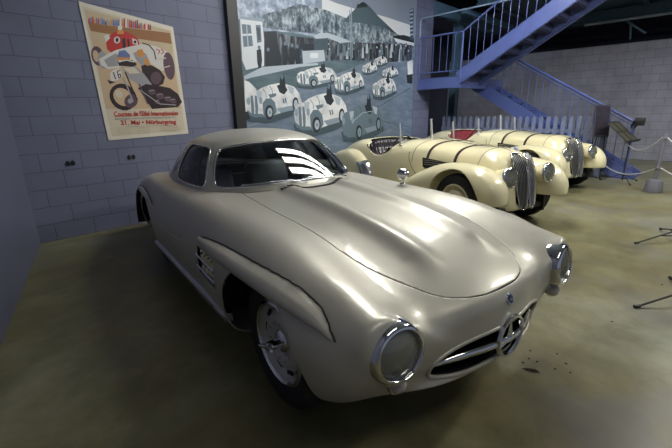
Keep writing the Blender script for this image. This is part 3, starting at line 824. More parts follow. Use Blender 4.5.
    bm = bmesh.new(); add_box(bm, (-1.36, 0, .84), (.03, 1.0, .20), None, .01); bm_obj('dashboard', bm, cream, root)
    bm = bmesh.new(); pts = [(-1.56+.04*math.sin(2*PI*k/28), -.26+.19*math.cos(2*PI*k/28), .86+.185*math.sin(2*PI*k/28)) for k in range(28)]
    add_tube(bm, pts, .011, 8, closed=True)
    for k in range(3): a = 2*PI*k/3; add_tube(bm, [(-1.54, -.26, .86), (-1.56+.04*math.sin(a), -.26+.19*math.cos(a), .86+.185*math.sin(a))], .006, 6)
    add_tube(bm, [(-1.36, -.26, .80), (-1.55, -.26, .86)], .016, 8)
    bm_obj('steering_wheel', bm, black, root, True, 60)
    return root
r1 = bmw((4.847, 1.945, 0), math.radians(-106.4), 'cream open roadster nearest the silver coupe, dark padded cockpit, brown bonnet straps', seat_black)
r2 = bmw((7.668, 2.078, 0), math.radians(-107.9), 'cream open roadster with a red padded cockpit, farther from the silver coupe', seat_red)
# ================================================================ the hall
WY = 5.392
m_wall_p = block_mat('painted_block_periwinkle', (.132, .142, .212), (.142, .152, .225), (.07, .075, .115), off=(-.892+.4064*3, 0), bumpy=.45, blotch=.08)
m_wall_r = block_mat('grey_block_wall', (.26, .26, .30), (.30, .30, .34), (.13, .13, .155), uaxis='y', off=(.005, 0), bumpy=.5, blotch=.15)
m_wall_l = mat('left_wall_paint', (.125, .135, .205), rough=.55, noise=.06, nscale=1.5, bump=.15, bscale=30)
m_dark = mat('dark_recess_shade', (.035, .037, .055), rough=.8, noise=.15)  # dark colour stands in for the shade of the unlit recess and void
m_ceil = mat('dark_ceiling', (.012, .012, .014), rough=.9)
# polished, stained concrete
m_floor, nt, b = new_mat('stained_concrete')
tc = nt.nodes.new('ShaderNodeTexCoord')
def noise_node(scale, detail, rough=.55, dist=0.):
    n = nt.nodes.new('ShaderNodeTexNoise'); n.inputs['Scale'].default_value = scale; n.inputs['Detail'].default_value = detail
    n.inputs['Roughness'].default_value = rough; n.inputs['Distortion'].default_value = dist
    nt.links.new(tc.outputs['Object'], n.inputs['Vector']); return n
n1 = noise_node(.55, 6, .6, .6); n2 = noise_node(3.2, 9, .65, .3); n3 = noise_node(.9, 5, .5, 1.)
cr = nt.nodes.new('ShaderNodeValToRGB'); e = cr.color_ramp
e.elements[0].position = .30; e.elements[0].color = (.125, .100, .044, 1)
e.elements[1].position = .72; e.elements[1].color = (.27, .272, .20, 1)
k = e.elements.new(.5); k.color = (.18, .168, .088, 1)
nt.links.new(n1.outputs['Fac'], cr.inputs[0])
cr2 = nt.nodes.new('ShaderNodeValToRGB'); cr2.color_ramp.elements[0].position = .35; cr2.color_ramp.elements[0].color = (.72, .72, .72, 1)
cr2.color_ramp.elements[1].position = .68; cr2.color_ramp.elements[1].color = (1.2, 1.2, 1.2, 1)
nt.links.new(n2.outputs['Fac'], cr2.inputs[0])
mx = nt.nodes.new('ShaderNodeMix'); mx.data_type = 'RGBA'; mx.blend_type = 'MULTIPLY'; mx.inputs[0].default_value = 1
nt.links.new(cr.outputs[0], mx.inputs[6]); nt.links.new(cr2.outputs[0], mx.inputs[7])
cr3 = nt.nodes.new('ShaderNodeValToRGB'); cr3.color_ramp.elements[0].position = .52; cr3.color_ramp.elements[0].color = (0, 0, 0, 1)
cr3.color_ramp.elements[1].position = .66; cr3.color_ramp.elements[1].color = (.55, .55, .55, 1); nt.links.new(n3.outputs['Fac'], cr3.inputs[0])
mx2 = nt.nodes.new('ShaderNodeMix'); mx2.data_type = 'RGBA'; mx2.inputs[7].default_value = (.15, .15, .14, 1)
nt.links.new(cr3.outputs[0], mx2.inputs[0]); nt.links.new(mx.outputs[2], mx2.inputs[6]); nt.links.new(mx2.outputs[2], b.inputs['Base Color'])
rr2 = nt.nodes.new('ShaderNodeMapRange'); rr2.inputs['To Min'].default_value = .30; rr2.inputs['To Max'].default_value = .55
nt.links.new(n2.outputs['Fac'], rr2.inputs['Value']); nt.links.new(rr2.outputs[0], b.inputs['Roughness'])
b.inputs['Specular IOR Level'].default_value = .35
bp = nt.nodes.new('ShaderNodeBump'); bp.inputs['Strength'].default_value = .08; bp.inputs['Distance'].default_value = .01
nt.links.new(n2.outputs['Fac'], bp.inputs['Height']); nt.links.new(bp.outputs[0], b.inputs['Normal'])

def box_struct(name, c, s, m):
    bm = bmesh.new(); add_box(bm, c, s); return struct(bm_obj(name, bm, m))
box_struct('floor', (6.0, 1.0, -.05), (20, 16, .1), m_floor)
box_struct('wall_back', (4.63, WY+.1, 2.4), (8.35, .2, 4.8), m_wall_p)
bm = bmesh.new(); d_ = Vector((-.2345, -.972, 0)); p0 = Vector((.5256, WY, 0)); nl = Vector((-.972, .2345, 0))
q = []
for p in (p0, p0+d_*9, p0+d_*9+nl*.2, p0+nl*.2+Vector((0, .3, 0))): q.append([bm.verts.new(p), bm.verts.new(p+Vector((0, 0, 4.8)))])
for i in range(4): bm.faces.new((q[i][0], q[(i+1) % 4][0], q[(i+1) % 4][1], q[i][1]))
bm.faces.new([k[1] for k in q]); bm.faces.new([k[0] for k in q][::-1]); struct(bm_obj('wall_left', bm, m_wall_l))
box_struct('wall_right', (13.6, 2.0, 1.53), (.2, 12, 3.06), m_wall_r)
box_struct('void_backdrop', (15.4, 1.0, 2.4), (.2, 16, 4.8), m_dark)  # added backdrop, blacks out the gap above the grey block wall
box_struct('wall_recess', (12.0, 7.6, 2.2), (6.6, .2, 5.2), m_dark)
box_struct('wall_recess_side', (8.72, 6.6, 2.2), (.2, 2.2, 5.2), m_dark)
box_struct('ceiling', (2.35, 1.0, 4.85), (12.7, 16, .1), mat('hall_ceiling_paint', (.30, .34, .42), .7))
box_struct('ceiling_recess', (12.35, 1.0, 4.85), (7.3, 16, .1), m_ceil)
# thin mortar curb at the foot of the poster wall
m_tl2 = mat('pale_teal_steel', (.10, .18, .25), rough=.5, noise=.1)
m_teal = mat('teal_steel', (.05, .10, .135), rough=.5, noise=.15)
m_blue = mat('blue_gloss_steel', (.085, .115, .30), rough=.38, noise=.08, nscale=4, coat=.2)
m_blue_d = mat('blue_tread_steel', (.035, .042, .10), rough=.6)
# mezzanine deck with edge beam, joists and hanger
dk = thing('mezzanine_deck', 'dark teal steel mezzanine deck above the top of the grey block wall', 'deck', (11.2, 2.3, 3.78))
def part(name, fn, m, parent, smooth=False, loc=None):
    bm = bmesh.new(); fn(bm); o = bm_obj(name, bm, m, parent, smooth)
    if loc is None and parent is not None and parent.parent is None: o.location = -parent.location if parent.rotation_euler.z == 0 else (0, 0, 0)
    return o
part('deck_plate', lambda bm: add_box(bm, (11.5, .95, 3.95), (3.9, 7.7, .06)), m_teal, dk)
for y in (4.6, 3.4, 1.9, .4): 
    part('joist', lambda bm: (add_box(bm, (11.5, y, 3.84), (3.9, .10, .02)), add_box(bm, (11.5, y, 3.88), (3.9, .02, .10))), m_teal, dk)
part('edge_beam', lambda bm: (add_box(bm, (9.6, 1.0, 3.90), (.03, 7.4, .26)), add_box(bm, (9.6, 1.0, 3.78), (.16, 7.4, .025))), m_teal, dk)
part('rear_beam', lambda bm: (add_box(bm, (13.1, .95, 3.66), (.14, 7.7, .03)), add_box(bm, (13.1, .95, 3.78), (.03, 7.7, .22))), m_teal, dk)
part('brace', lambda bm: (add_beam(bm, (13.1, 2.45, 3.66), (13.1, 1.85, 3.2), .05, .05), add_beam(bm, (13.1, 2.2, 3.5), (13.1, 2.15, 3.1), .04, .04)), m_teal, dk)
# a pipe under the deck
o = part('ceiling_pipe', lambda bm: add_tube(bm, [(12.9, 3.2, 3.56), (12.9, .4, 3.56), (12.9, -1.5, 3.56)], .035, 10), mat('galvanised_pipe', (.35, .42, .45), .35, .6), None)
tag(o, 'pale metal pipe running under the mezzanine deck above the grey block wall', 'pipe')
# column beside the mural at the end of the painted wall
rb = thing('roof_beam', 'pale teal steel roof beam and column behind the stair landing', 'beam', (11.0, 5.6, 0))
for n_, c1, s1 in (('beam', (11.1, 5.75, 3.86), (4.4, .16, .30)), ('beam', (11.1, 5.05, 3.72), (3.0, .12, .12)), ('column', (10.7, 5.75, 1.855), (.2, .2, 3.71)), ('column_band', (10.7, 5.75, 2.55), (.26, .26, .14))):
    part(n_, lambda bm: add_box(bm, c1, s1), m_tl2, rb)
# ---------------------------------------------------------------- staircase
st = thing('steel_staircase', 'blue painted steel staircase with two flights, a landing and thin balusters', 'staircase', (9.3, 4.8, 0))
X1, XW, X2, X2W = 8.25, .95, 9.62, .66
def P3(x, y, z): return Vector((x, y, z))
# landing
part('landing', lambda bm: add_box(bm, (9.42, 4.84, 2.10), (2.3, 1.04, .03)), m_blue_d, st)
part('landing_fascia', lambda bm: (add_box(bm, (X1, 4.85, 1.995), (.03, 1.08, .25)), add_box(bm, (X1+.03, 4.85, 1.875), (.09, 1.08, .012)), add_box(bm, (X1+.03, 4.85, 2.118), (.09, 1.08, .012))), m_blue, st)
part('landing_fascia', lambda bm: add_box(bm, (9.42, 4.33, 1.995), (2.3, .03, .22)), m_blue, st)
sl = .595
def stringer(x, y0, z0, y1, z1, dep=.27):
    def f(bm):
        add_beam(bm, (x, y0, z0), (x, y1, z1), .02, dep, up=(0, 0, 1))
        d = Vector((0, y1-y0, z1-z0)).normalized(); u = Vector((0, -d.z, d.y)) if d.y > 0 else Vector((0, d.z, -d.y))
        for s in (-1, 1):
            o_ = u*(s*dep/2); add_beam(bm, Vector((x+.025, y0, z0))+o_, Vector((x+.025, y1, z1))+o_, .07, .012)
    return f
ya, za, yb, zb = 4.36, 2.08, 1.2, 3.98
part('stringer', stringer(X1, ya, za, yb, zb), m_blue, st)
part('stringer', stringer(X1+XW, ya, za, yb, zb), m_blue, st)
nst = 11
for i in range(nst):
    t = (i+.7)/nst; y = ya+(yb-ya)*t; z = za+(zb-za)*t
    part('tread', lambda bm: (add_box(bm, (X1+XW/2, y, z), (XW-.03, .28, .03)), add_box(bm, (X1+XW/2, y+.13, z-.08), (XW-.03, .012, .17))), m_blue_d, st)
yc, zc, yd, zd = 4.75, 2.06, 1.45, -.02
def zlow(y): return 1.755+.58*(y-3.95)          # top edge of the lower stringers
part('stringer', stringer(X2, 4.62, zlow(4.62)-.14, 1.1, zlow(1.1)-.14, .26), m_blue, st)
part('stringer', stringer(X2+X2W, 4.62, zlow(4.62)-.14, 1.1, zlow(1.1)-.14, .26), m_blue, st)
for i in range(11):
    y = 4.45-(4.45-1.2)*(i+.3)/11; z = zlow(y)-.12
    part('tread', lambda bm: add_box(bm, (X2+X2W/2, y, z), (X2W-.03, .28, .03)), m_blue_d, st)
# rails
def tubep(name, pts, r, m=m_blue): return part(name, lambda bm: add_tube(bm, pts, r, 10), m, st, True)
zl = 3.01
tubep('handrail', [(X1, 5.37, zl), (X1, 4.31, zl), (X1, 1.6, zl+(4.31-1.6)*.625)], .021)
tubep('handrail', [(X1, 5.37, 2.24), (X1, 4.33, 2.24)], .012)
tubep('newel_post', [(X1, 5.37, 1.87), (X1, 5.37, 3.02)], .022); tubep('newel_post', [(X1, 4.31, 2.1), (X1, 4.31, 3.01)], .022)
tubep('upper_rail', [(X1, 5.385, 2.9), (X1, 5.385, 3.38), (X1, 5.36, 3.41), (X1, 5.3, 3.415), (X1, 3.2, 3.44)], .016, mat('pale_blue_pipe', (.24, .32, .44), .4))
for i in range(1, 6):
    y = 5.37-1.06*i/6; tubep('baluster', [(X1, y, 2.24), (X1, y, zl)], .0065)
for i in range(1, 17):
    y = 4.31-.158*i; zb_ = za+(ya-y)*(zb-za)/(ya-yb)+.13; tubep('baluster', [(X1, y, zb_), (X1, y, zl+(4.31-y)*.625)], .0065)
# lower flight rail near side
ls = (2.553-1.13)/(3.74-1.25); zr = lambda y: 2.553+(y-3.74)*ls
for xx in (X2,):
    tubep('handrail', [(xx, 4.15, zr(4.15)), (xx, 1.25, zr(1.25))], .027)
tubep('handrail', [(X2, 4.15, zr(4.15)-.075), (X2, 1.25, zr(1.25)-.075)], .012)
for i in range(19):
    y = 4.08-.152*i; tubep('baluster', [(X2, y, zlow(y)), (X2, y, zr(y)-.07)], .0085)
for xx in (X2,): tubep('newel_post', [(xx, 1.25, 0), (xx, 1.25, zr(1.25)+.02)], .028)
part('kick_plate', lambda bm: add_box(bm, (X2+X2W/2, 1.25, .11), (X2W, .10, .22)), m_blue, st)
# ---------------------------------------------------------------- picket fence: each board a part
m_pk = mat('pale_blue_grey_board', (.19, .22, .32), rough=.55, noise=.1)
FX = 9.40; FY0, FY1 = 5.36, 1.62
fn = thing('picket_fence', 'pale grey-blue picket fence standing behind the cream roadsters, under the stairs', 'fence', (FX, (FY0+FY1)/2, 0))
for z in (.94, .38): part('rail', lambda bm: add_box(bm, (FX+.02, (FY0+FY1)/2, z), (.022, FY0-FY1, .075)), m_pk, fn)
npk = 25; pk0 = None
for i in range(npk):
    y = FY0-(FY0-FY1)*(i+.5)/npk
    if pk0 is None:
        bm = bmesh.new(); vs = [(-.040, 0.03), (.040, .03), (.040, 1.20), (.018, 1.24), (-.018, 1.24), (-.040, 1.20)]
        a = [bm.verts.new((-.008, u, z)) for u, z in vs]; c = [bm.verts.new((.008, u, z)) for u, z in vs]
        bm.faces.new(a[::-1]); bm.faces.new(c)
        for k in range(6): bm.faces.new((a[k], a[(k+1) % 6], c[(k+1) % 6], c[k]))
        pk0 = bm_obj('picket', bm, m_pk, fn); o = pk0
    else: o = pk0.copy(); C.objects.link(o); o.parent = fn
    o.location = (0, y-(FY0+FY1)/2, 0)
for y in (FY0-.05, (FY0+FY1)/2, FY1+.05): part('post', lambda bm: add_box(bm, (FX+.06, y, .55), (.06, .06, 1.1)), m_pk, fn)
# ---------------------------------------------------------------- sockets
for k, (x, z) in enumerate(((.982, .889), (1.655, .896))):
    t = thing('wall_socket', ['double black round socket on the periwinkle wall, nearer the left corner', 'double black round socket on the periwinkle wall, below the race poster'][k], 'socket', (x, WY, z), 0, 'black sockets on the periwinkle wall')
    for s in (-1, 1):
        bm = bmesh.new(); add_lathe(bm, [(.0, .016), (.010, .016), (.013, .022), (.021, .020), (.024, .012), (.024, 0)], 20, axis='y', sgn=-1)
        o = bm_obj('receptacle', bm, black, t, True, 40); o.scale = (.8, 1, 1.25); o.location = (.026*s, 0, 0)
# ---------------------------------------------------------------- flat art helper
class Art:
    def __init__(self, Y, base=(0, 0)): self.bm = bmesh.new(); self.Y = Y; self.mats = []; self.n = 0; self.base = base
    def mi(self, m):
        if m not in self.mats: self.mats.append(m)
        return self.mats.index(m)
    def raw(self, pts, m):
        """pts in wall coordinates (x, z)"""
        self.n += 1; y = self.Y-.00003*self.n
        Q = []
        for p in pts:
            if not Q or (Vector(p)-Vector(Q[-1])).length > 1e-4: Q.append(p)
        f = self.bm.faces.new([self.bm.verts.new((p[0], y, p[1])) for p in Q]); f.material_index = self.mi(m)
    def px(self, pts, m): self.raw([on_y(a, b, self.Y) for a, b in pts], m)
    def ell(self, cx, cy, rx, ry, m, rot=0., n=20):
        c, s = math.cos(rot), math.sin(rot)
        self.px([(cx+rx*math.cos(t)*c-ry*math.sin(t)*s, cy+rx*math.cos(t)*s+ry*math.sin(t)*c) for t in [2*PI*k/n for k in range(n)]], m)
    def line(self, pts, w, m):
        for a, c in zip(pts[:-1], pts[1:]):
            dx, dy = c[0]-a[0], c[1]-a[1]; L = math.hypot(dx, dy) or 1; nx, ny = -dy/L*w/2, dx/L*w/2
            self.px([(a[0]+nx, a[1]+ny), (c[0]+nx, c[1]+ny), (c[0]-nx, c[1]-ny), (a[0]-nx, a[1]-ny)], m)
    def done(self, name, parent):
        me = bpy.data.meshes.new(name); 
        for v in self.bm.verts: v.co = v.co-parent.location
        bmesh.ops.triangulate(self.bm, faces=[f for f in self.bm.faces if len(f.verts) > 4])
        self.bm.normal_update(); bmesh.ops.reverse_faces(self.bm, faces=[f for f in self.bm.faces if f.normal.y > 0])
        self.bm.to_mesh(me); self.bm.free()
        for m in self.mats: me.materials.append(m)
        o = bpy.data.objects.new(name, me); C.objects.link(o); o.parent = parent; return o
def ink(name, col, rough=.45): return mat(name, col, rough=rough, spec=.3)
def speckle(name, cols, scale, stretch=(1, 1, 1), pos=(.35, .5, .65), detail=3, rough=.4):
    m, nt, b = new_mat(name); tc = nt.nodes.new('ShaderNodeTexCoord'); mp = nt.nodes.new('ShaderNodeMapping'); mp.inputs['Scale'].default_value = stretch
    n = nt.nodes.new('ShaderNodeTexNoise'); n.inputs['Scale'].default_value = scale; n.inputs['Detail'].default_value = detail; n.inputs['Roughness'].default_value = .7
    r = nt.nodes.new('ShaderNodeValToRGB'); el = r.color_ramp.elements
    el[0].position = pos[0]; el[0].color = (*cols[0], 1); el[1].position = pos[-1]; el[1].color = (*cols[-1], 1)
    for p, c in zip(pos[1:-1], cols[1:-1]): q = el.new(p); q.color = (*c, 1)
    nt.links.new(tc.outputs['Object'], mp.inputs[0]); nt.links.new(mp.outputs[0], n.inputs['Vector']); nt.links.new(n.outputs['Fac'], r.inputs[0]); nt.links.new(r.outputs[0], b.inputs['Base Color'])
    b.inputs['Roughness'].default_value = rough; b.inputs['Specular IOR Level'].default_value = .3
    return m
# ---------------------------------------------------------------- the mural board
mur = thing('race_mural', 'large blue-grey photographic mural of open race cars passing a crowd below a hill', 'mural', (5.65, WY, 0))
MY = WY-.05
k0, k1, k2, k3, k4, k5 = [ink('mural_tone', c) for c in ((.022, .030, .040), (.055, .085, .105), (.12, .17, .21), (.22, .28, .34), (.36, .42, .48), (.55, .58, .62))]
m_crowd = speckle('mural_crowd', ((.03, .045, .06), (.11, .15, .19), (.36, .42, .48)), 10, (1, 1, .7), (.38, .5, .64), 5)
m_people = speckle('mural_people', ((.018, .022, .03), (.05, .06, .075), (.22, .24, .28)), 7, (1.6, 1, .45), (.40, .52, .68), 4)
m_tree = speckle('mural_trees', ((.10, .14, .20), (.24, .30, .40), (.46, .52, .62)), 6, (1, 1, 1), (.36, .5, .64), 6)
m_road = speckle('mural_road', ((.10, .135, .19), (.14, .185, .25), (.20, .25, .32)), 2.5, (1, 1, 3), (.3, .5, .7), 6)
m_grass = speckle('mural_verge', ((.06, .095, .12), (.085, .13, .155), (.12, .17, .195)), 2.0, (1, 1, 4), (.3, .5, .7), 6)
bm = bmesh.new(); add_box(bm, (5.66, WY-.025, 2.2), (4.72, .05, 4.3)); o = bm_obj('board', bm, k1, mur); o.location = -mur.location
bm = bmesh.new(); add_box(bm, (3.285, WY-.045, 2.2), (.17, .09, 4.3)); o = bm_obj('frame_edge_shade', bm, black, mur); o.location = -mur.location  # black frame edge, widened to take in its soft shadow on the wall
A = Art(MY-.002)
xl, xr, zt, zb0 = 3.375, 8.0, 4.3, .35
def hz(py, x): return on_y(x, py, A.Y)[1]
def zed(px, py): return on_y(px, py, A.Y)
# big regions: wall coordinates
A.raw([(xl, zb0), (xr, zb0), (xr, zt), (xl, zt)], m_road)
A.raw([(xl, zed(243, 95)[1]), zed(300, 88), zed(372, 60), zed(413, 48), (xr, zt), (xl, zt)], m_grass)
A.raw([zed(310, 12), zed(372, 22), (xr, zed(413, 44)[1]), (xr, zt), (zed(305, 0)[0], zt)], ink('mural_sky_top', (.20, .24, .32)))
A.px([(322, -3), (336, 3), (352, 8), (386, 17), (413, 26), (412.6, 43), (396, 42), (370, 24), (345, 24), (322, 18)], k5)
A.raw([(xl, zed(243, 20)[1]), zed(270, 22), zed(300, 8), zed(318, 4), zed(322, -12), (zed(322, -12)[0], zt), (xl, zt)], m_tree)
A.px([(243, -25), (300, -30), (312, 5), (326, 12), (345, 18), (350, 40), (320, 38), (300, 34), (276, 31), (242, 31)], m_tree)
A.px([(262, 15), (300, 4), (326, 10), (346, 18), (350, 34), (318, 34), (280, 30), (262, 27)], m_crowd)
A.px([(340, 26), (348, 16), (356, 8), (360, 4), (366, 3), (371, 8), (378, 16), (386, 24), (396, 33), (400, 40), (345, 38)], ink('mural_hill', (.065, .10, .125)))
A.px([(356, 8), (358, 3.5), (360, 5), (361, 2.5), (362.5, 5), (364, 2), (366, 4), (368, 7)], k0)
A.px([(330, 20), (345, 22), (360, 23), (382, 27), (398, 36), (412, 41), (412, 58), (360, 60), (320, 58), (320, 34)], m_crowd)
A.px([(393, 36), (404, 35), (414, 38), (414, 43), (396, 41)], k0)
A.px([(394, 38), (414, 43), (414, 46), (396, 42)], k5)
# people band
A.px([(262, 36), (290, 36), (330, 40), (370, 43), (412, 45), (411, 60), (392, 62), (350, 60), (318, 61), (280, 66), (262, 70)], m_people)
for i in range(46):
    x = 300+110*random.random(); y = 43+10*random.random(); h = 6+6*random.random(); m = random.choice((k0, k0, k1, k2, k4))
    A.px([(x, y), (x+1.6, y), (x+2, y+h), (x-.6, y+h)], m); A.ell(x+.8, y-.8, .8, 1., random.choice((k2, k4)), n=8)
# pit building, left
A.px([(240, 19), (262, 21), (264, 40), (264, 66), (246, 70), (242, 60)], k5)
A.px([(240, 16), (264, 19), (264, 22), (240, 19)], k3)
A.px([(241.5, 24), (250.5, 25), (253, 46), (243.5, 47)], k2); A.px([(242.2, 34), (252, 33.5), (252.2, 35.5), (242.5, 36)], k5)
A.px([(255.5, 25), (260.5, 25), (261.5, 42), (257, 43)], k2); A.px([(246, 25), (247, 25), (248.5, 46), (247.5, 46)], k4)
A.px([(256, 27), (260, 28), (260.5, 40), (258, 40)], k1)
A.px([(264, 32), (276, 31), (282, 52), (281, 66), (266, 67)], k0)
A.px([(276, 33), (288, 35), (290, 62), (282, 63)], m_people)
A.px([(302, 51), (324, 50), (325, 61), (303, 64)], k4); A.px([(302, 44), (324, 43), (324, 50), (303, 51)], k0); A.px([(310, 53), (318, 53), (318, 58), (310, 58)], k5)
A.px([(313, 36), (320, 33), (328, 33), (340, 37), (352, 42), (340, 43), (328, 38), (316, 39)], k4)
A.px([(314, 39), (328, 38), (328, 50), (314, 50)], k1)
for x, y in ((259, 54), (268, 56), (285, 50), (292, 52), (297, 53)):
    A.px([(x-2.5, y-4), (x+2, y-5), (x+3, y+6), (x+2, y+15), (x-.5, y+15), (x-2, y+8)], k0); A.ell(x, y-6.5, 1.5, 2, k2)
for px_, a_, b_ in ((351, 2, 58), (349.6, 10, 60)): A.line([(px_, a_), (px_+1.2, b_)], .9, k3)
A.px([(409.5, 9), (413.5, 8.5), (413, 40), (410, 40)], k1)
for i in range(7): A.px([(409.8, 10+4*i), (413, 9.6+4*i), (412.8, 11+4*i), (410, 11.6+4*i)], k4)
# road marks and seams
A.line([(300, 108), (345, 128), (400, 142)], .7, k2); A.line([(240, 128), (300, 112)], .8, k3)
A.line([(352, 112), (380, 106), (410, 88)], .6, k1); A.line([(376, 120), (410, 127)], .5, k1)
A.px([(262, 67), (300, 64), (318, 63), (318, 65), (300, 67), (250, 78), (244, 80), (244, 76)], k4)
def art_car(x0, y0, x1, y1, body, wheelc=k4, flip=False, num=True):
    def T(u, v):
        return (x0+(x1-x0)*u, y0+(y1-y0)*v)
    def poly(p, m): A.px([T(*q) for q in p], m)
    def el(u, v, ru, rv, m, n=16): A.ell(*T(u, v), (x1-x0)*ru, (y1-y0)*rv, m, n=n)
    poly([(.0, .82), (.12, .7), (.5, .78), (.98, .60), (1.02, .78), (.72, .98), (.38, 1.12), (.05, 1.05)], k1)
    poly([(.01, .52), (.04, .36), (.11, .27), (.19, .26), (.27, .17), (.42, .08), (.58, .03), (.72, .06), (.86, .13), (.95, .32), (1.0, .60), (.93, .72), (.80, .77), (.62, .84), (.50, .90), (.34, .95), (.17, .96), (.05, .88)], body)
    poly([(.03, .74), (.12, .86), (.30, .86), (.34, .95), (.17, .96), (.05, .88)], k2); poly([(.55, .72), (.80, .64), (.93, .64), (.93, .72), (.80, .77), (.62, .84)], k3)
    poly([(.19, .26), (.30, .24), (.28, .40), (.22, .50)], k4); poly([(.74, .10), (.86, .16), (.84, .34), (.78, .30)], k4)
    poly([(.09, .38), (.13, .36), (.15, .62), (.16, .90), (.11, .88)], k2); poly([(.165, .36), (.20, .38), (.225, .65), (.22, .90), (.18, .90)], k2)
    el(.055, .52, .03, .10, k3); el(.27, .50, .03, .10, k3)
    poly([(.30, .58), (.36, .45), (.45, .44), (.52, .55), (.55, .80), (.50, .92), (.36, .98), (.32, .92)], k2)
    el(.42, .82, .075, .20, k0); el(.43, .82, .045, .125, wheelc); el(.43, .82, .015, .04, k2)
    el(.88, .60, .055, .19, k0); el(.885, .60, .034, .125, wheelc)
    poly([(.55, .10), (.62, .06), (.70, .10), (.74, .22), (.68, .34), (.60, .28)], k0)
    poly([(.60, .06), (.62, -.16), (.66, -.22), (.69, -.12), (.71, .16), (.64, .2)], k0); el(.645, -.14, .022, .07, k2)
    A.line([T(.30, .17), T(.36, .30), T(.37, .42)], .5, k1); A.line([T(.42, .10), T(.47, .22), T(.48, .34)], .5, k1)
    poly([(.40, .34), (.54, .30), (.54, .38), (.44, .44)], k2)
    if num: A.line([T(.66, .45), T(.68, .58)], max(.5, (x1-x0)*.02), k1); A.line([T(.70, .44), T(.72, .57)], max(.5, (x1-x0)*.02), k1)
wt = speckle('mural_white_car', ((.34, .38, .42), (.55, .57, .59), (.66, .67, .68)), 4, (1, 1, 1), (.3, .45, .6), 3)
for a in ((374, 56, 387, 66), (362, 62, 377, 74), (382, 67, 398, 78)): art_car(*a, wt, num=False)
A.px([(407, 62), (412.5, 60), (412.5, 78), (408, 80)], wt); A.px([(406, 75), (412.5, 74), (412, 84), (407, 83)], k0)
art_car(296, 66, 337, 87, wt); art_car(334, 71, 364, 93, wt); art_car(372, 77, 396, 98, wt)
A.px([(244, 80), (249, 82), (256, 89), (258, 100), (254, 110), (247, 112), (244.8, 112)], wt)
art_car(245, 82, 302, 119, wt); A.px([(243.5, 112), (248, 112), (250, 119), (244, 121)], k0)
art_car(293, 92, 348, 132, wt); art_car(341, 102, 383, 139, k2, k3)
A.line([(352, 122), (362, 113), (372, 111)], .6, k4)
o = A.done('picture', mur)
bm = bmesh.new(); add_tube(bm, [(xl+.004, MY-.004, .2), (xl+.004, MY-.004, 4.3)], .006, 6); o = bm_obj('silver_trim', bm, chrome_dull, mur); o.location = -mur.location
# ---------------------------------------------------------------- poster
pos = thing('race_poster', 'cream vintage race poster with red lettering, a red car and a black motorcycle', 'poster', (1.92, WY, 1.9))
PY = WY-.012
c_ = [on_y(78.2, 1, PY), on_y(173, 27, PY), on_y(188.5, 133.5, PY), on_y(108.5, 140.5, PY)]
bm = bmesh.new(); f1 = [bm.verts.new((x, PY, z)) for x, z in c_]; f2 = [bm.verts.new((x, WY, z)) for x, z in c_]
bm.faces.new(f1); bm.faces.new(f2[::-1])
for k in range(4): bm.faces.new((f1[k], f2[k], f2[(k+1) % 4], f1[(k+1) % 4]))
o = bm_obj('paper', bm, mat('poster_paper', (.62, .58, .48), .5, noise=.04), pos); o.location = -pos.location
A = Art(PY-.001)
tan = ink('ink_tan', (.50, .40, .26)); sand = ink('ink_sand', (.52, .38, .24)); brown = ink('ink_brown', (.28, .13, .05)); blk = ink('ink_black', (.030, .018, .022))
red = ink('ink_red', (.45, .035, .03)); wht = ink('ink_white', (.60, .58, .54)); gry = ink('ink_grey', (.30, .29, .30)); blu = ink('ink_blue', (.12, .16, .34)); ora = ink('ink_orange', (.55, .24, .06)); dk2 = ink('ink_plum', (.10, .06, .08)); lt = ink('ink_light', (.56, .50, .38))
A.px([(82, 6), (171, 30.5), (185, 130), (112, 136.5)], lt)
A.px([(87, 17), (169.5, 35), (181, 108), (106, 109)], sand)
A.px([(84, 9), (170.5, 31), (171, 38), (88, 23)], tan)
for i in range(34):
    t = i/33; x = 88.5+61*t; y = 22.5+7*t; h = 3.5+3*random.random()+(2.5 if .45 < t < .8 else 0)
    A.px([(x, y-h*.9), (x+1.2, y-h), (x+1.6, y+1), (x-.2, y)], random.choice((red, blu, wht, ora, red, gry, dk2)))
A.px([(88, 22.5), (112, 26), (170, 33), (172, 44), (150, 42), (120, 36), (91, 31)], brown)
A.px([(91, 31), (120, 36), (172, 44), (173, 52), (140, 52), (93, 40)], tan)
# red car and silver car behind
A.ell(97.5, 56, 6, 10, dk2, -.25); A.ell(96, 56, 3, 6, sand, -.25); A.ell(103, 60, 5, 9, gry, -.2)
A.px([(106, 43), (109, 36), (114, 32), (120, 31), (127, 32), (133, 35), (138, 39), (140, 46), (134, 52), (124, 55), (113, 54), (107, 49)], red)
A.px([(104, 36), (108, 34), (110, 38), (106, 42)], wht); A.ell(117, 40, 3.1, 3.4, wht); A.ell(117, 40, 1.5, 2.2, blk); A.px([(122, 39), (125, 38), (126, 48), (123, 50)], blk); A.px([(127, 39), (129, 39), (130, 47), (128, 48)], blk)
A.ell(120, 28, 2.2, 2.6, wht); A.px([(117.5, 30), (123, 30), (124, 34), (117, 34)], ora); A.px([(132, 38), (137, 40), (138, 45), (133, 44)], wht); A.ell(135, 42, 1.4, 1.6, blk)
A.px([(99, 59), (106, 55), (116, 50), (128, 47), (142, 44), (155, 46), (168, 52), (172, 62), (172, 72), (160, 70), (146, 60), (132, 62), (118, 68), (108, 69), (101, 65)], wht)
A.px([(104, 60), (116, 53), (119, 58), (118, 66), (108, 67)], gry)
A.ell(169, 66, 5.5, 14, dk2, -.15); A.line([(142, 43), (149, 45), (154, 51), (156, 60)], 1.3, dk2); A.line([(156, 49), (160, 51), (158, 54)], .9, red); A.line([(161, 49), (164, 52), (161, 54)], .9, red); A.line([(155, 60), (166, 58)], 1.2, lt); A.line([(158, 69), (170, 66)], 1, lt)
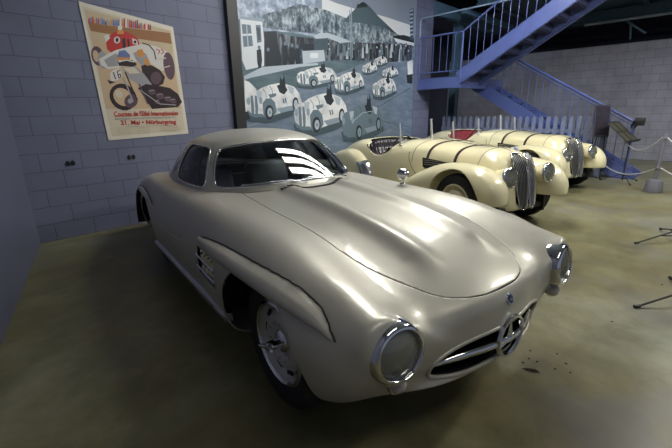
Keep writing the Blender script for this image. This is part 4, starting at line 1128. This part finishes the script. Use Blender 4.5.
# motorcycle
A.px([(117, 57), (119, 51), (125, 50), (130, 55), (130, 58)], blu); A.px([(117, 57), (130, 57.5), (130, 61), (117, 60)], ora)
A.px([(133, 53), (140, 50), (146, 54), (150, 62), (147, 68), (142, 66), (136, 60)], gry); A.px([(137, 50), (142, 49), (145, 54), (141, 58), (137, 55)], ora)
A.px([(118, 62), (132, 60), (137, 64), (134, 67), (124, 66), (119, 66)], blk); A.line([(119, 62), (126, 60), (134, 62)], 1, wht)
A.px([(141, 66), (147, 64), (153, 66), (160, 70), (165, 77), (163, 84), (156, 87), (149, 84), (143, 76)], blk); A.ell(156, 78, 5.5, 6.5, dk2); A.ell(147, 62, 2.6, 4, ora, -.4)
A.px([(122, 68), (136, 66), (144, 74), (153, 86), (158, 92), (148, 90), (138, 84), (128, 78)], gry); A.px([(123, 68), (134, 67), (140, 73), (130, 74)], lt)
A.px([(146, 84), (160, 86), (170, 88), (178, 94), (182, 102), (178, 107), (152, 109), (145, 98), (138, 88)], blk)
for q in ((152, 92, 4), (160, 96, 4.5), (168, 99, 4), (157, 102, 3), (173, 101, 3.5)): A.ell(q[0], q[1], q[2], q[2]*.7, dk2, .3); A.line([(q[0]-q[2]*.7, q[1]-1), (q[0]+q[2]*.6, q[1]-2)], .6, gry)
A.ell(123, 97, 14.5, 12.5, blk, .75); A.ell(122.5, 97, 10.3, 8.0, sand, .75); A.ell(131, 101, 6.5, 7.2, dk2, .6); A.ell(119, 94, 4.5, 3.2, lt, .8); A.ell(130, 101, 2.4, 2.6, gry)
A.line([(120, 72), (127, 86), (133, 102)], 1.4, gry); A.line([(125, 72), (131, 86), (137, 100)], 1.2, blk); A.line([(139, 84), (148, 104)], 1.3, dk2); A.line([(140, 90), (160, 104), (176, 105)], 1., gry)
A.px([(109.5, 73.5), (113, 70), (120, 68.5), (122.5, 77), (115, 81), (111, 82)], wht); A.px([(107, 80), (111, 81), (116, 82), (110, 84)], blk)
A.line([(113.2, 72.2), (115.6, 79.3)], 1.1, blk)
A.line([(120.2, 70), (117.2, 71.4), (118.6, 78.2), (121, 76.8), (120, 73.9), (118, 75)], .9, blk)
A.line([(116, 118.6), (176, 117)], .5, gry); A.line([(125, 126.6), (172, 125.4)], .35, gry)
for k in range(5): A.line([(116+(k > 2)*2, 128+k*1.5), (131, 127.8+k*1.5)], .35, tan); A.line([(137, 127.6+k*1.5), (150, 127.3+k*1.5)], .35, tan); A.line([(160, 126.8+k*1.2), (181, 126.2+k*1.2)], .35, tan)
o = A.done('picture', pos)
def lettering(txt, a, b2, h, m, parent, Yp, name='lettering'):
    """text stretched between two pixels on the wall plane; h = cap height in metres"""
    cu = bpy.data.curves.new('t', 'FONT'); cu.body = txt; cu.size = 1; cu.offset = .022; cu.resolution_u = 3
    tmp = bpy.data.objects.new('t', cu); C.objects.link(tmp)
    dg = bpy.context.evaluated_depsgraph_get(); me = bpy.data.meshes.new_from_object(tmp.evaluated_get(dg)); bpy.data.objects.remove(tmp); bpy.data.curves.remove(cu)
    xs = [v.co.x for v in me.vertices]; x0, x1 = min(xs), max(xs)
    p, q = Vector(on_y(*a, Yp)), Vector(on_y(*b2, Yp)); d = q-p; L = d.length; d.normalize(); n = Vector((-d.y, d.x))
    for v in me.vertices:
        u = (v.co.x-x0)/(x1-x0)*L; w = v.co.y/.70*h; r = p+d*u+n*w; v.co = (r.x-parent.location.x, Yp-parent.location.y, r.y-parent.location.z)
    me.materials.append(m); o = bpy.data.objects.new(name, me); C.objects.link(o); o.parent = parent; return o
YT = PY-.007
lettering("Courses de l'Eifel Internationales", (114.5, 116.6), (178.3, 115.2), .060, red, pos, YT)
lettering("21. Mai \u2022 N\u00fcrburgring", (121, 124.8), (176.3, 123.6), .054, red, pos, YT)
lettering("Motocyclettes  Voitures de sport  Voitures de course", (115, 119.6), (171, 118.2), .014, gry, pos, YT)
# ---------------------------------------------------------------- music stand, board, stanchion, tripods
m_st = mat('black_powder_steel', (.02, .02, .022), rough=.45)
def tripod(parent, base, hub_z, R, a0, feet=True, n=3):
    for k in range(n):
        a = a0+2*PI*k/n; c, s = math.cos(a), math.sin(a); bm = bmesh.new()
        add_tube(bm, [(R*c, R*s, .012), (R*.45*c, R*.45*s, hub_z*.62), (.02*c, .02*s, hub_z)], .008, 8)
        add_tube(bm, [(0.015*c, .015*s, .07), (R*.45*c, R*.45*s, hub_z*.62)], .006, 6)
        lg = bm_obj('leg', bm, m_st, parent, True, 60)
        bm = bmesh.new(); add_tube(bm, [((R-.025)*c, (R-.025)*s, .016), ((R+.015)*c, (R+.015)*s, .012)], .013, 8); bm_obj('rubber_foot', bm, black, lg)
mx_, my_ = 9.18, 1.20
ms = thing('music_stand', 'black folding music stand with open tray between the far roadster and the rope post', 'music stand', (mx_, my_, 0), -.35)
tripod(ms, (0, 0, 0), .16, .36, 1.9)
bm = bmesh.new(); add_tube(bm, [(0, 0, .04), (0, 0, .84)], .010, 8); bm_obj('pole', bm, m_st, ms, True, 60)
bm = bmesh.new(); add_tube(bm, [(0, 0, .12), (0, 0, .2)], .017, 8); bm_obj('collar', bm, m_st, ms, True, 60)
bm = bmesh.new()
FH = Vector((FW.x, FW.y, 0)).normalized(); RH = Vector((RT.x, RT.y, 0)).normalized(); Ri = Matrix.Rotation(.35, 3, 'Z')
e1 = Ri @ (RH*.44+FH*.30); e2 = Ri @ (RH*.22-FH*.32-Vector((0, 0, .34))); nn = e1.cross(e2).normalized(); c0 = Vector((0, 0, .83))-e2*.9
def tr(u, v): return c0+e1*u+e2*v
for a, b2 in (((-.5, 0), (.5, 0)), ((-.5, 1), (.5, 1)), ((-.5, 0), (-.5, 1)), ((.5, 0), (.5, 1)), ((0, 0), (0, 1)), ((-.5, .5), (.5, .5))):
    add_beam(bm, tr(*a), tr(*b2), .024, .006, up=nn, ext=.01)
add_beam(bm, tr(-.5, 1.02)-nn*.02, tr(.5, 1.02)-nn*.02, .02, .05, up=nn)
tray = bm_obj('tray', bm, m_st, ms)
bm = bmesh.new(); bm.faces.new([bm.verts.new(tr(*q)+nn*.004) for q in ((-.48, .03), (.48, .03), (.48, .97), (-.48, .97))]); bmesh.ops.solidify(bm, geom=bm.faces[:], thickness=.002)
bm_obj('paper', bm, mat('faded_sheet', (.16, .15, .11), .6, noise=.2), tray)
# board on a stand at the foot of the stairs
db = thing('display_board', 'dark framed information board on black legs at the foot of the blue stairs', 'board', (9.20, 1.72, 0), .95)
bm = bmesh.new(); add_box(bm, (0, 0, 1.16), (.03, .30, .56), Matrix.Rotation(.12, 3, 'Y')); bm_obj('panel', bm, mat('dark_print', (.035, .03, .045), .4, noise=.4, nscale=12), db)
bm = bmesh.new()
for a, b2 in (((-.0, -.16, .86), (-.0, -.16, 1.45)), ((0, .16, .86), (0, .16, 1.45)), ((0, -.16, 1.45), (0, .16, 1.45)), ((0, -.16, .86), (0, .16, .86))): add_beam(bm, a, b2, .03, .02, up=(1, 0, 0))
bmesh.ops.rotate(bm, cent=(0, 0, 1.16), matrix=Matrix.Rotation(.12, 3, 'Y'), verts=bm.verts); bm_obj('frame', bm, mat('grey_frame', (.07, .07, .09), .4), db)
for s in (-1, 1): 
    bm = bmesh.new(); add_tube(bm, [(-.05, .15*s, 0), (0, .13*s, .90)], .010, 8); bm_obj('leg', bm, m_st, db, True, 60)
bm = bmesh.new(); add_tube(bm, [(.16, 0, 0), (.02, 0, 1.05)], .010, 8); bm_obj('leg', bm, m_st, db, True, 60)
# black box lamp on the newel
bl = thing('floodlight', 'small black floodlight fixed on the lower end of the blue stair rail', 'floodlight', (9.56, 1.16, 1.14))
bm = bmesh.new(); add_box(bm, (0, 0, 0), (.10, .16, .15), None, .02); bm_obj('housing', bm, black, bl, True, 40)
bm = bmesh.new(); add_beam(bm, (0.03, .03, -.07), (.05, .10, -.16), .02, .02); add_beam(bm, (.0, .1, .0), (.06, .13, -.12), .012, .03); bm_obj('bracket', bm, m_st, bl)
# stanchion
grey_p = mat('grey_painted_steel', (.20, .20, .24), rough=.4, metal=.2)
sx, sy = 8.44, .65
sn = thing('rope_stanchion', 'grey steel rope post standing in a round tapered base', 'stanchion', (sx, sy, 0))
bm = bmesh.new(); add_lathe(bm, [(.135, 0), (.14, .02), (.118, .19), (.108, .215), (.03, .222)], 40, axis='z'); bm_obj('base', bm, grey_p, sn, True, 40)
bm = bmesh.new(); add_lathe(bm, [(.030, .20), (.030, .965), (.024, .985), (0, .99)], 24, axis='z'); bm_obj('pole', bm, grey_p, sn, True, 40)
for z in (.40, .90):
    bm = bmesh.new(); add_lathe(bm, [(.031, -.012), (.037, -.012), (.037, .012), (.031, .012)], 24, c=(0, 0, z), axis='z', closed=True); bm_obj('collar', bm, chrome_dull, sn, True, 40)
m_rope = mat('white_rope', (.55, .55, .56), rough=.7, bump=.4, bscale=90)
def rope(a, b2, sag, label, r=.011):
    a, b2 = Vector(a), Vector(b2); a = a+(b2-a).normalized()*.05; P = [a.lerp(b2, t)-Vector((0, 0, sag*4*t*(1-t))) for t in [k/24 for k in range(25)]]
    bm = bmesh.new(); add_tube(bm, P, r, 8); o = bm_obj('barrier_rope', bm, m_rope, None, True, 80); return tag(o, label, 'rope', 'white barrier ropes')
rope((sx, sy, .92), (9.42, 1.45, 1.0), .30, 'white rope sagging from the top of the grey post behind the music stand')
rope((sx, sy, .40), (9.40, 1.62, .32), .16, 'white rope hanging low between the grey post and the stairs')
rope((sx, sy, .92), (7.4, -.9, .92), .35, 'white rope leaving the top of the grey post to the right')
rope((sx, sy, .42), (7.4, -.9, .42), .20, 'white rope leaving the middle of the grey post to the right')
# sign tripods, only their feet reach into the picture
for k, (fx, fy, lab) in enumerate(((5.03, .424, 'black tripod stand whose thin foot reaches in from the right, nearer the roadsters'), (3.337, .199, 'black tripod stand whose thin foot reaches in from the right, nearer the silver coupe'))):
    d = Vector((.776, -.63, 0)); hub = Vector((fx, fy, 0))+d*.47
    t = thing('sign_tripod', lab, 'tripod', hub, 0, 'black tripod stands on the right')
    tripod(t, hub, .13, .47, math.atan2(-d.y, -d.x))
    bm = bmesh.new(); add_tube(bm, [(0, 0, .05), (0, 0, 1.15)], .011, 8); bm_obj('pole', bm, m_st, t, True, 60)
    bm = bmesh.new(); add_box(bm, (0, 0, 1.22), (.02, .30, .22), Matrix.Rotation(-.5, 3, 'Y')); bm_obj('sign_panel', bm, m_st, t)
# dry leaf and crumbs on the floor near the nose
m_leaf = mat('dry_leaf', (.05, .04, .025), rough=.8)
def fpt(px, py): r = ray(px, py); p = CAM+r*(-H_CAM/r.z); return p
p = fpt(531, 371)
bm = bmesh.new(); vs = [bm.verts.new(q) for q in ((-.05, 0, .002), (-.02, .010, .008), (.02, .012, .010), (.05, 0, .004), (.02, -.010, .006), (-.02, -.008, .004))]; bm.faces.new(vs); bmesh.ops.solidify(bm, geom=bm.faces[:], thickness=.0015)
o = bm_obj('dry_leaf', bm, m_leaf); o.location = p; o.rotation_euler = (0, 0, -1.2); tag(o, 'dry curled leaf on the floor beside the coupe nose', 'leaf')
cr_ = None
for k, (a, b2) in enumerate(((530, 351), (529, 359), (537, 362), (557, 354), (566, 364), (570, 373), (612, 322), (662, 285), (555, 369), (523, 363))):
    p = fpt(a, b2)
    if cr_ is None:
        bm = bmesh.new(); bmesh.ops.create_icosphere(bm, subdivisions=1, radius=.007)
        for v in bm.verts: v.co *= .7+.6*random.random()
        cr_ = bm_obj('crumb', bm, m_leaf); o = cr_
    else: o = cr_.copy(); C.objects.link(o)
    o.location = (p.x, p.y, .0035); o.scale = (1.1, .8, .5); o.rotation_euler = (0, 0, k*1.3); tag(o, 'tiny dark crumb of dirt on the concrete to the right of the coupe', 'crumb', 'crumbs on the floor')
# ================================================================ light
def tube_light(name, c, L, w, e, col, label, group, rz=0, lit=True):
    t = thing(name, label, 'lamp', c, rz, group)
    bm = bmesh.new(); add_box(bm, (0, 0, .045), (L, w+.04, .05), None, .008); bm_obj('housing', bm, bpy.data.materials['lamp_housing'] if 'lamp_housing' in bpy.data.materials else mat('lamp_housing', (.5, .5, .5), .4), t)
    bm = bmesh.new(); add_box(bm, (0, 0, .005), (L-.04, w, .03)); bm_obj('diffuser', bm, emit('tube_glow_%s' % name, col, e), t)
    for u in (-.38, .38):
        bm = bmesh.new(); add_tube(bm, [(u*L, 0, .065), (u*L, 0, 4.80-c[2])], .006, 6); bm_obj('hanger', bm, bpy.data.materials['lamp_housing'], t)
    return t
G1 = 'strip lamps hung over the cars'
for y, l_ in ((2.42, 'long strip lamp over the silver coupe, nearest the viewer of three'), (2.72, 'long strip lamp over the silver coupe, middle one of three'), (3.02, 'long strip lamp over the silver coupe, nearest the mural of three')):
    tube_light('strip_lamp', (4.9, y, 4.15), 3.4, .15, 27, (1.0, .98, .92), l_, G1)
tube_light('strip_lamp', (7.2, -.9, 4.15), 3.4, .3, 55, (1.0, .98, .90), 'unseen strip lamp added to brighten the open floor to the right', G1)  # added lamp, brightens the right floor and the roadsters
tube_light('strip_lamp', (.9, -1.3, 4.15), 2.4, .3, 11, (1.0, .95, .85), 'long strip lamp behind the viewer', G1)
def spot(name, loc, tgt, e, size, col, r=.05, blend=.6):
    l = bpy.data.lights.new(name, 'SPOT'); l.energy = e; l.spot_size = math.radians(size); l.spot_blend = blend; l.color = col; l.shadow_soft_size = r
    o = bpy.data.objects.new(name, l); C.objects.link(o); o.location = loc; o.rotation_euler = (Vector(tgt)-Vector(loc)).to_track_quat('-Z', 'Y').to_euler(); return o
spot('stair_blue_light', (5.6, 1.0, 4.0), (9.0, 4.0, 2.2), 300, 62, (.62, .75, 1.0), .15)
spot('poster_light', (2.6, 2.2, 4.1), (2.9, 5.39, 2.2), 40, 80, (.75, .82, 1.0), .15)
spot('wall_fill', (8.5, -2.0, 4.0), (13.5, 2.2, 1.6), 420, 75, (.85, .88, 1.0), .3)  # unseen fill spot added to brighten the grey block wall
w = bpy.data.worlds.new('hall_air'); sc.world = w; w.use_nodes = True
w.node_tree.nodes['Background'].inputs[0].default_value = (.55, .62, .8, 1); w.node_tree.nodes['Background'].inputs[1].default_value = .22
sc.view_settings.exposure = .35
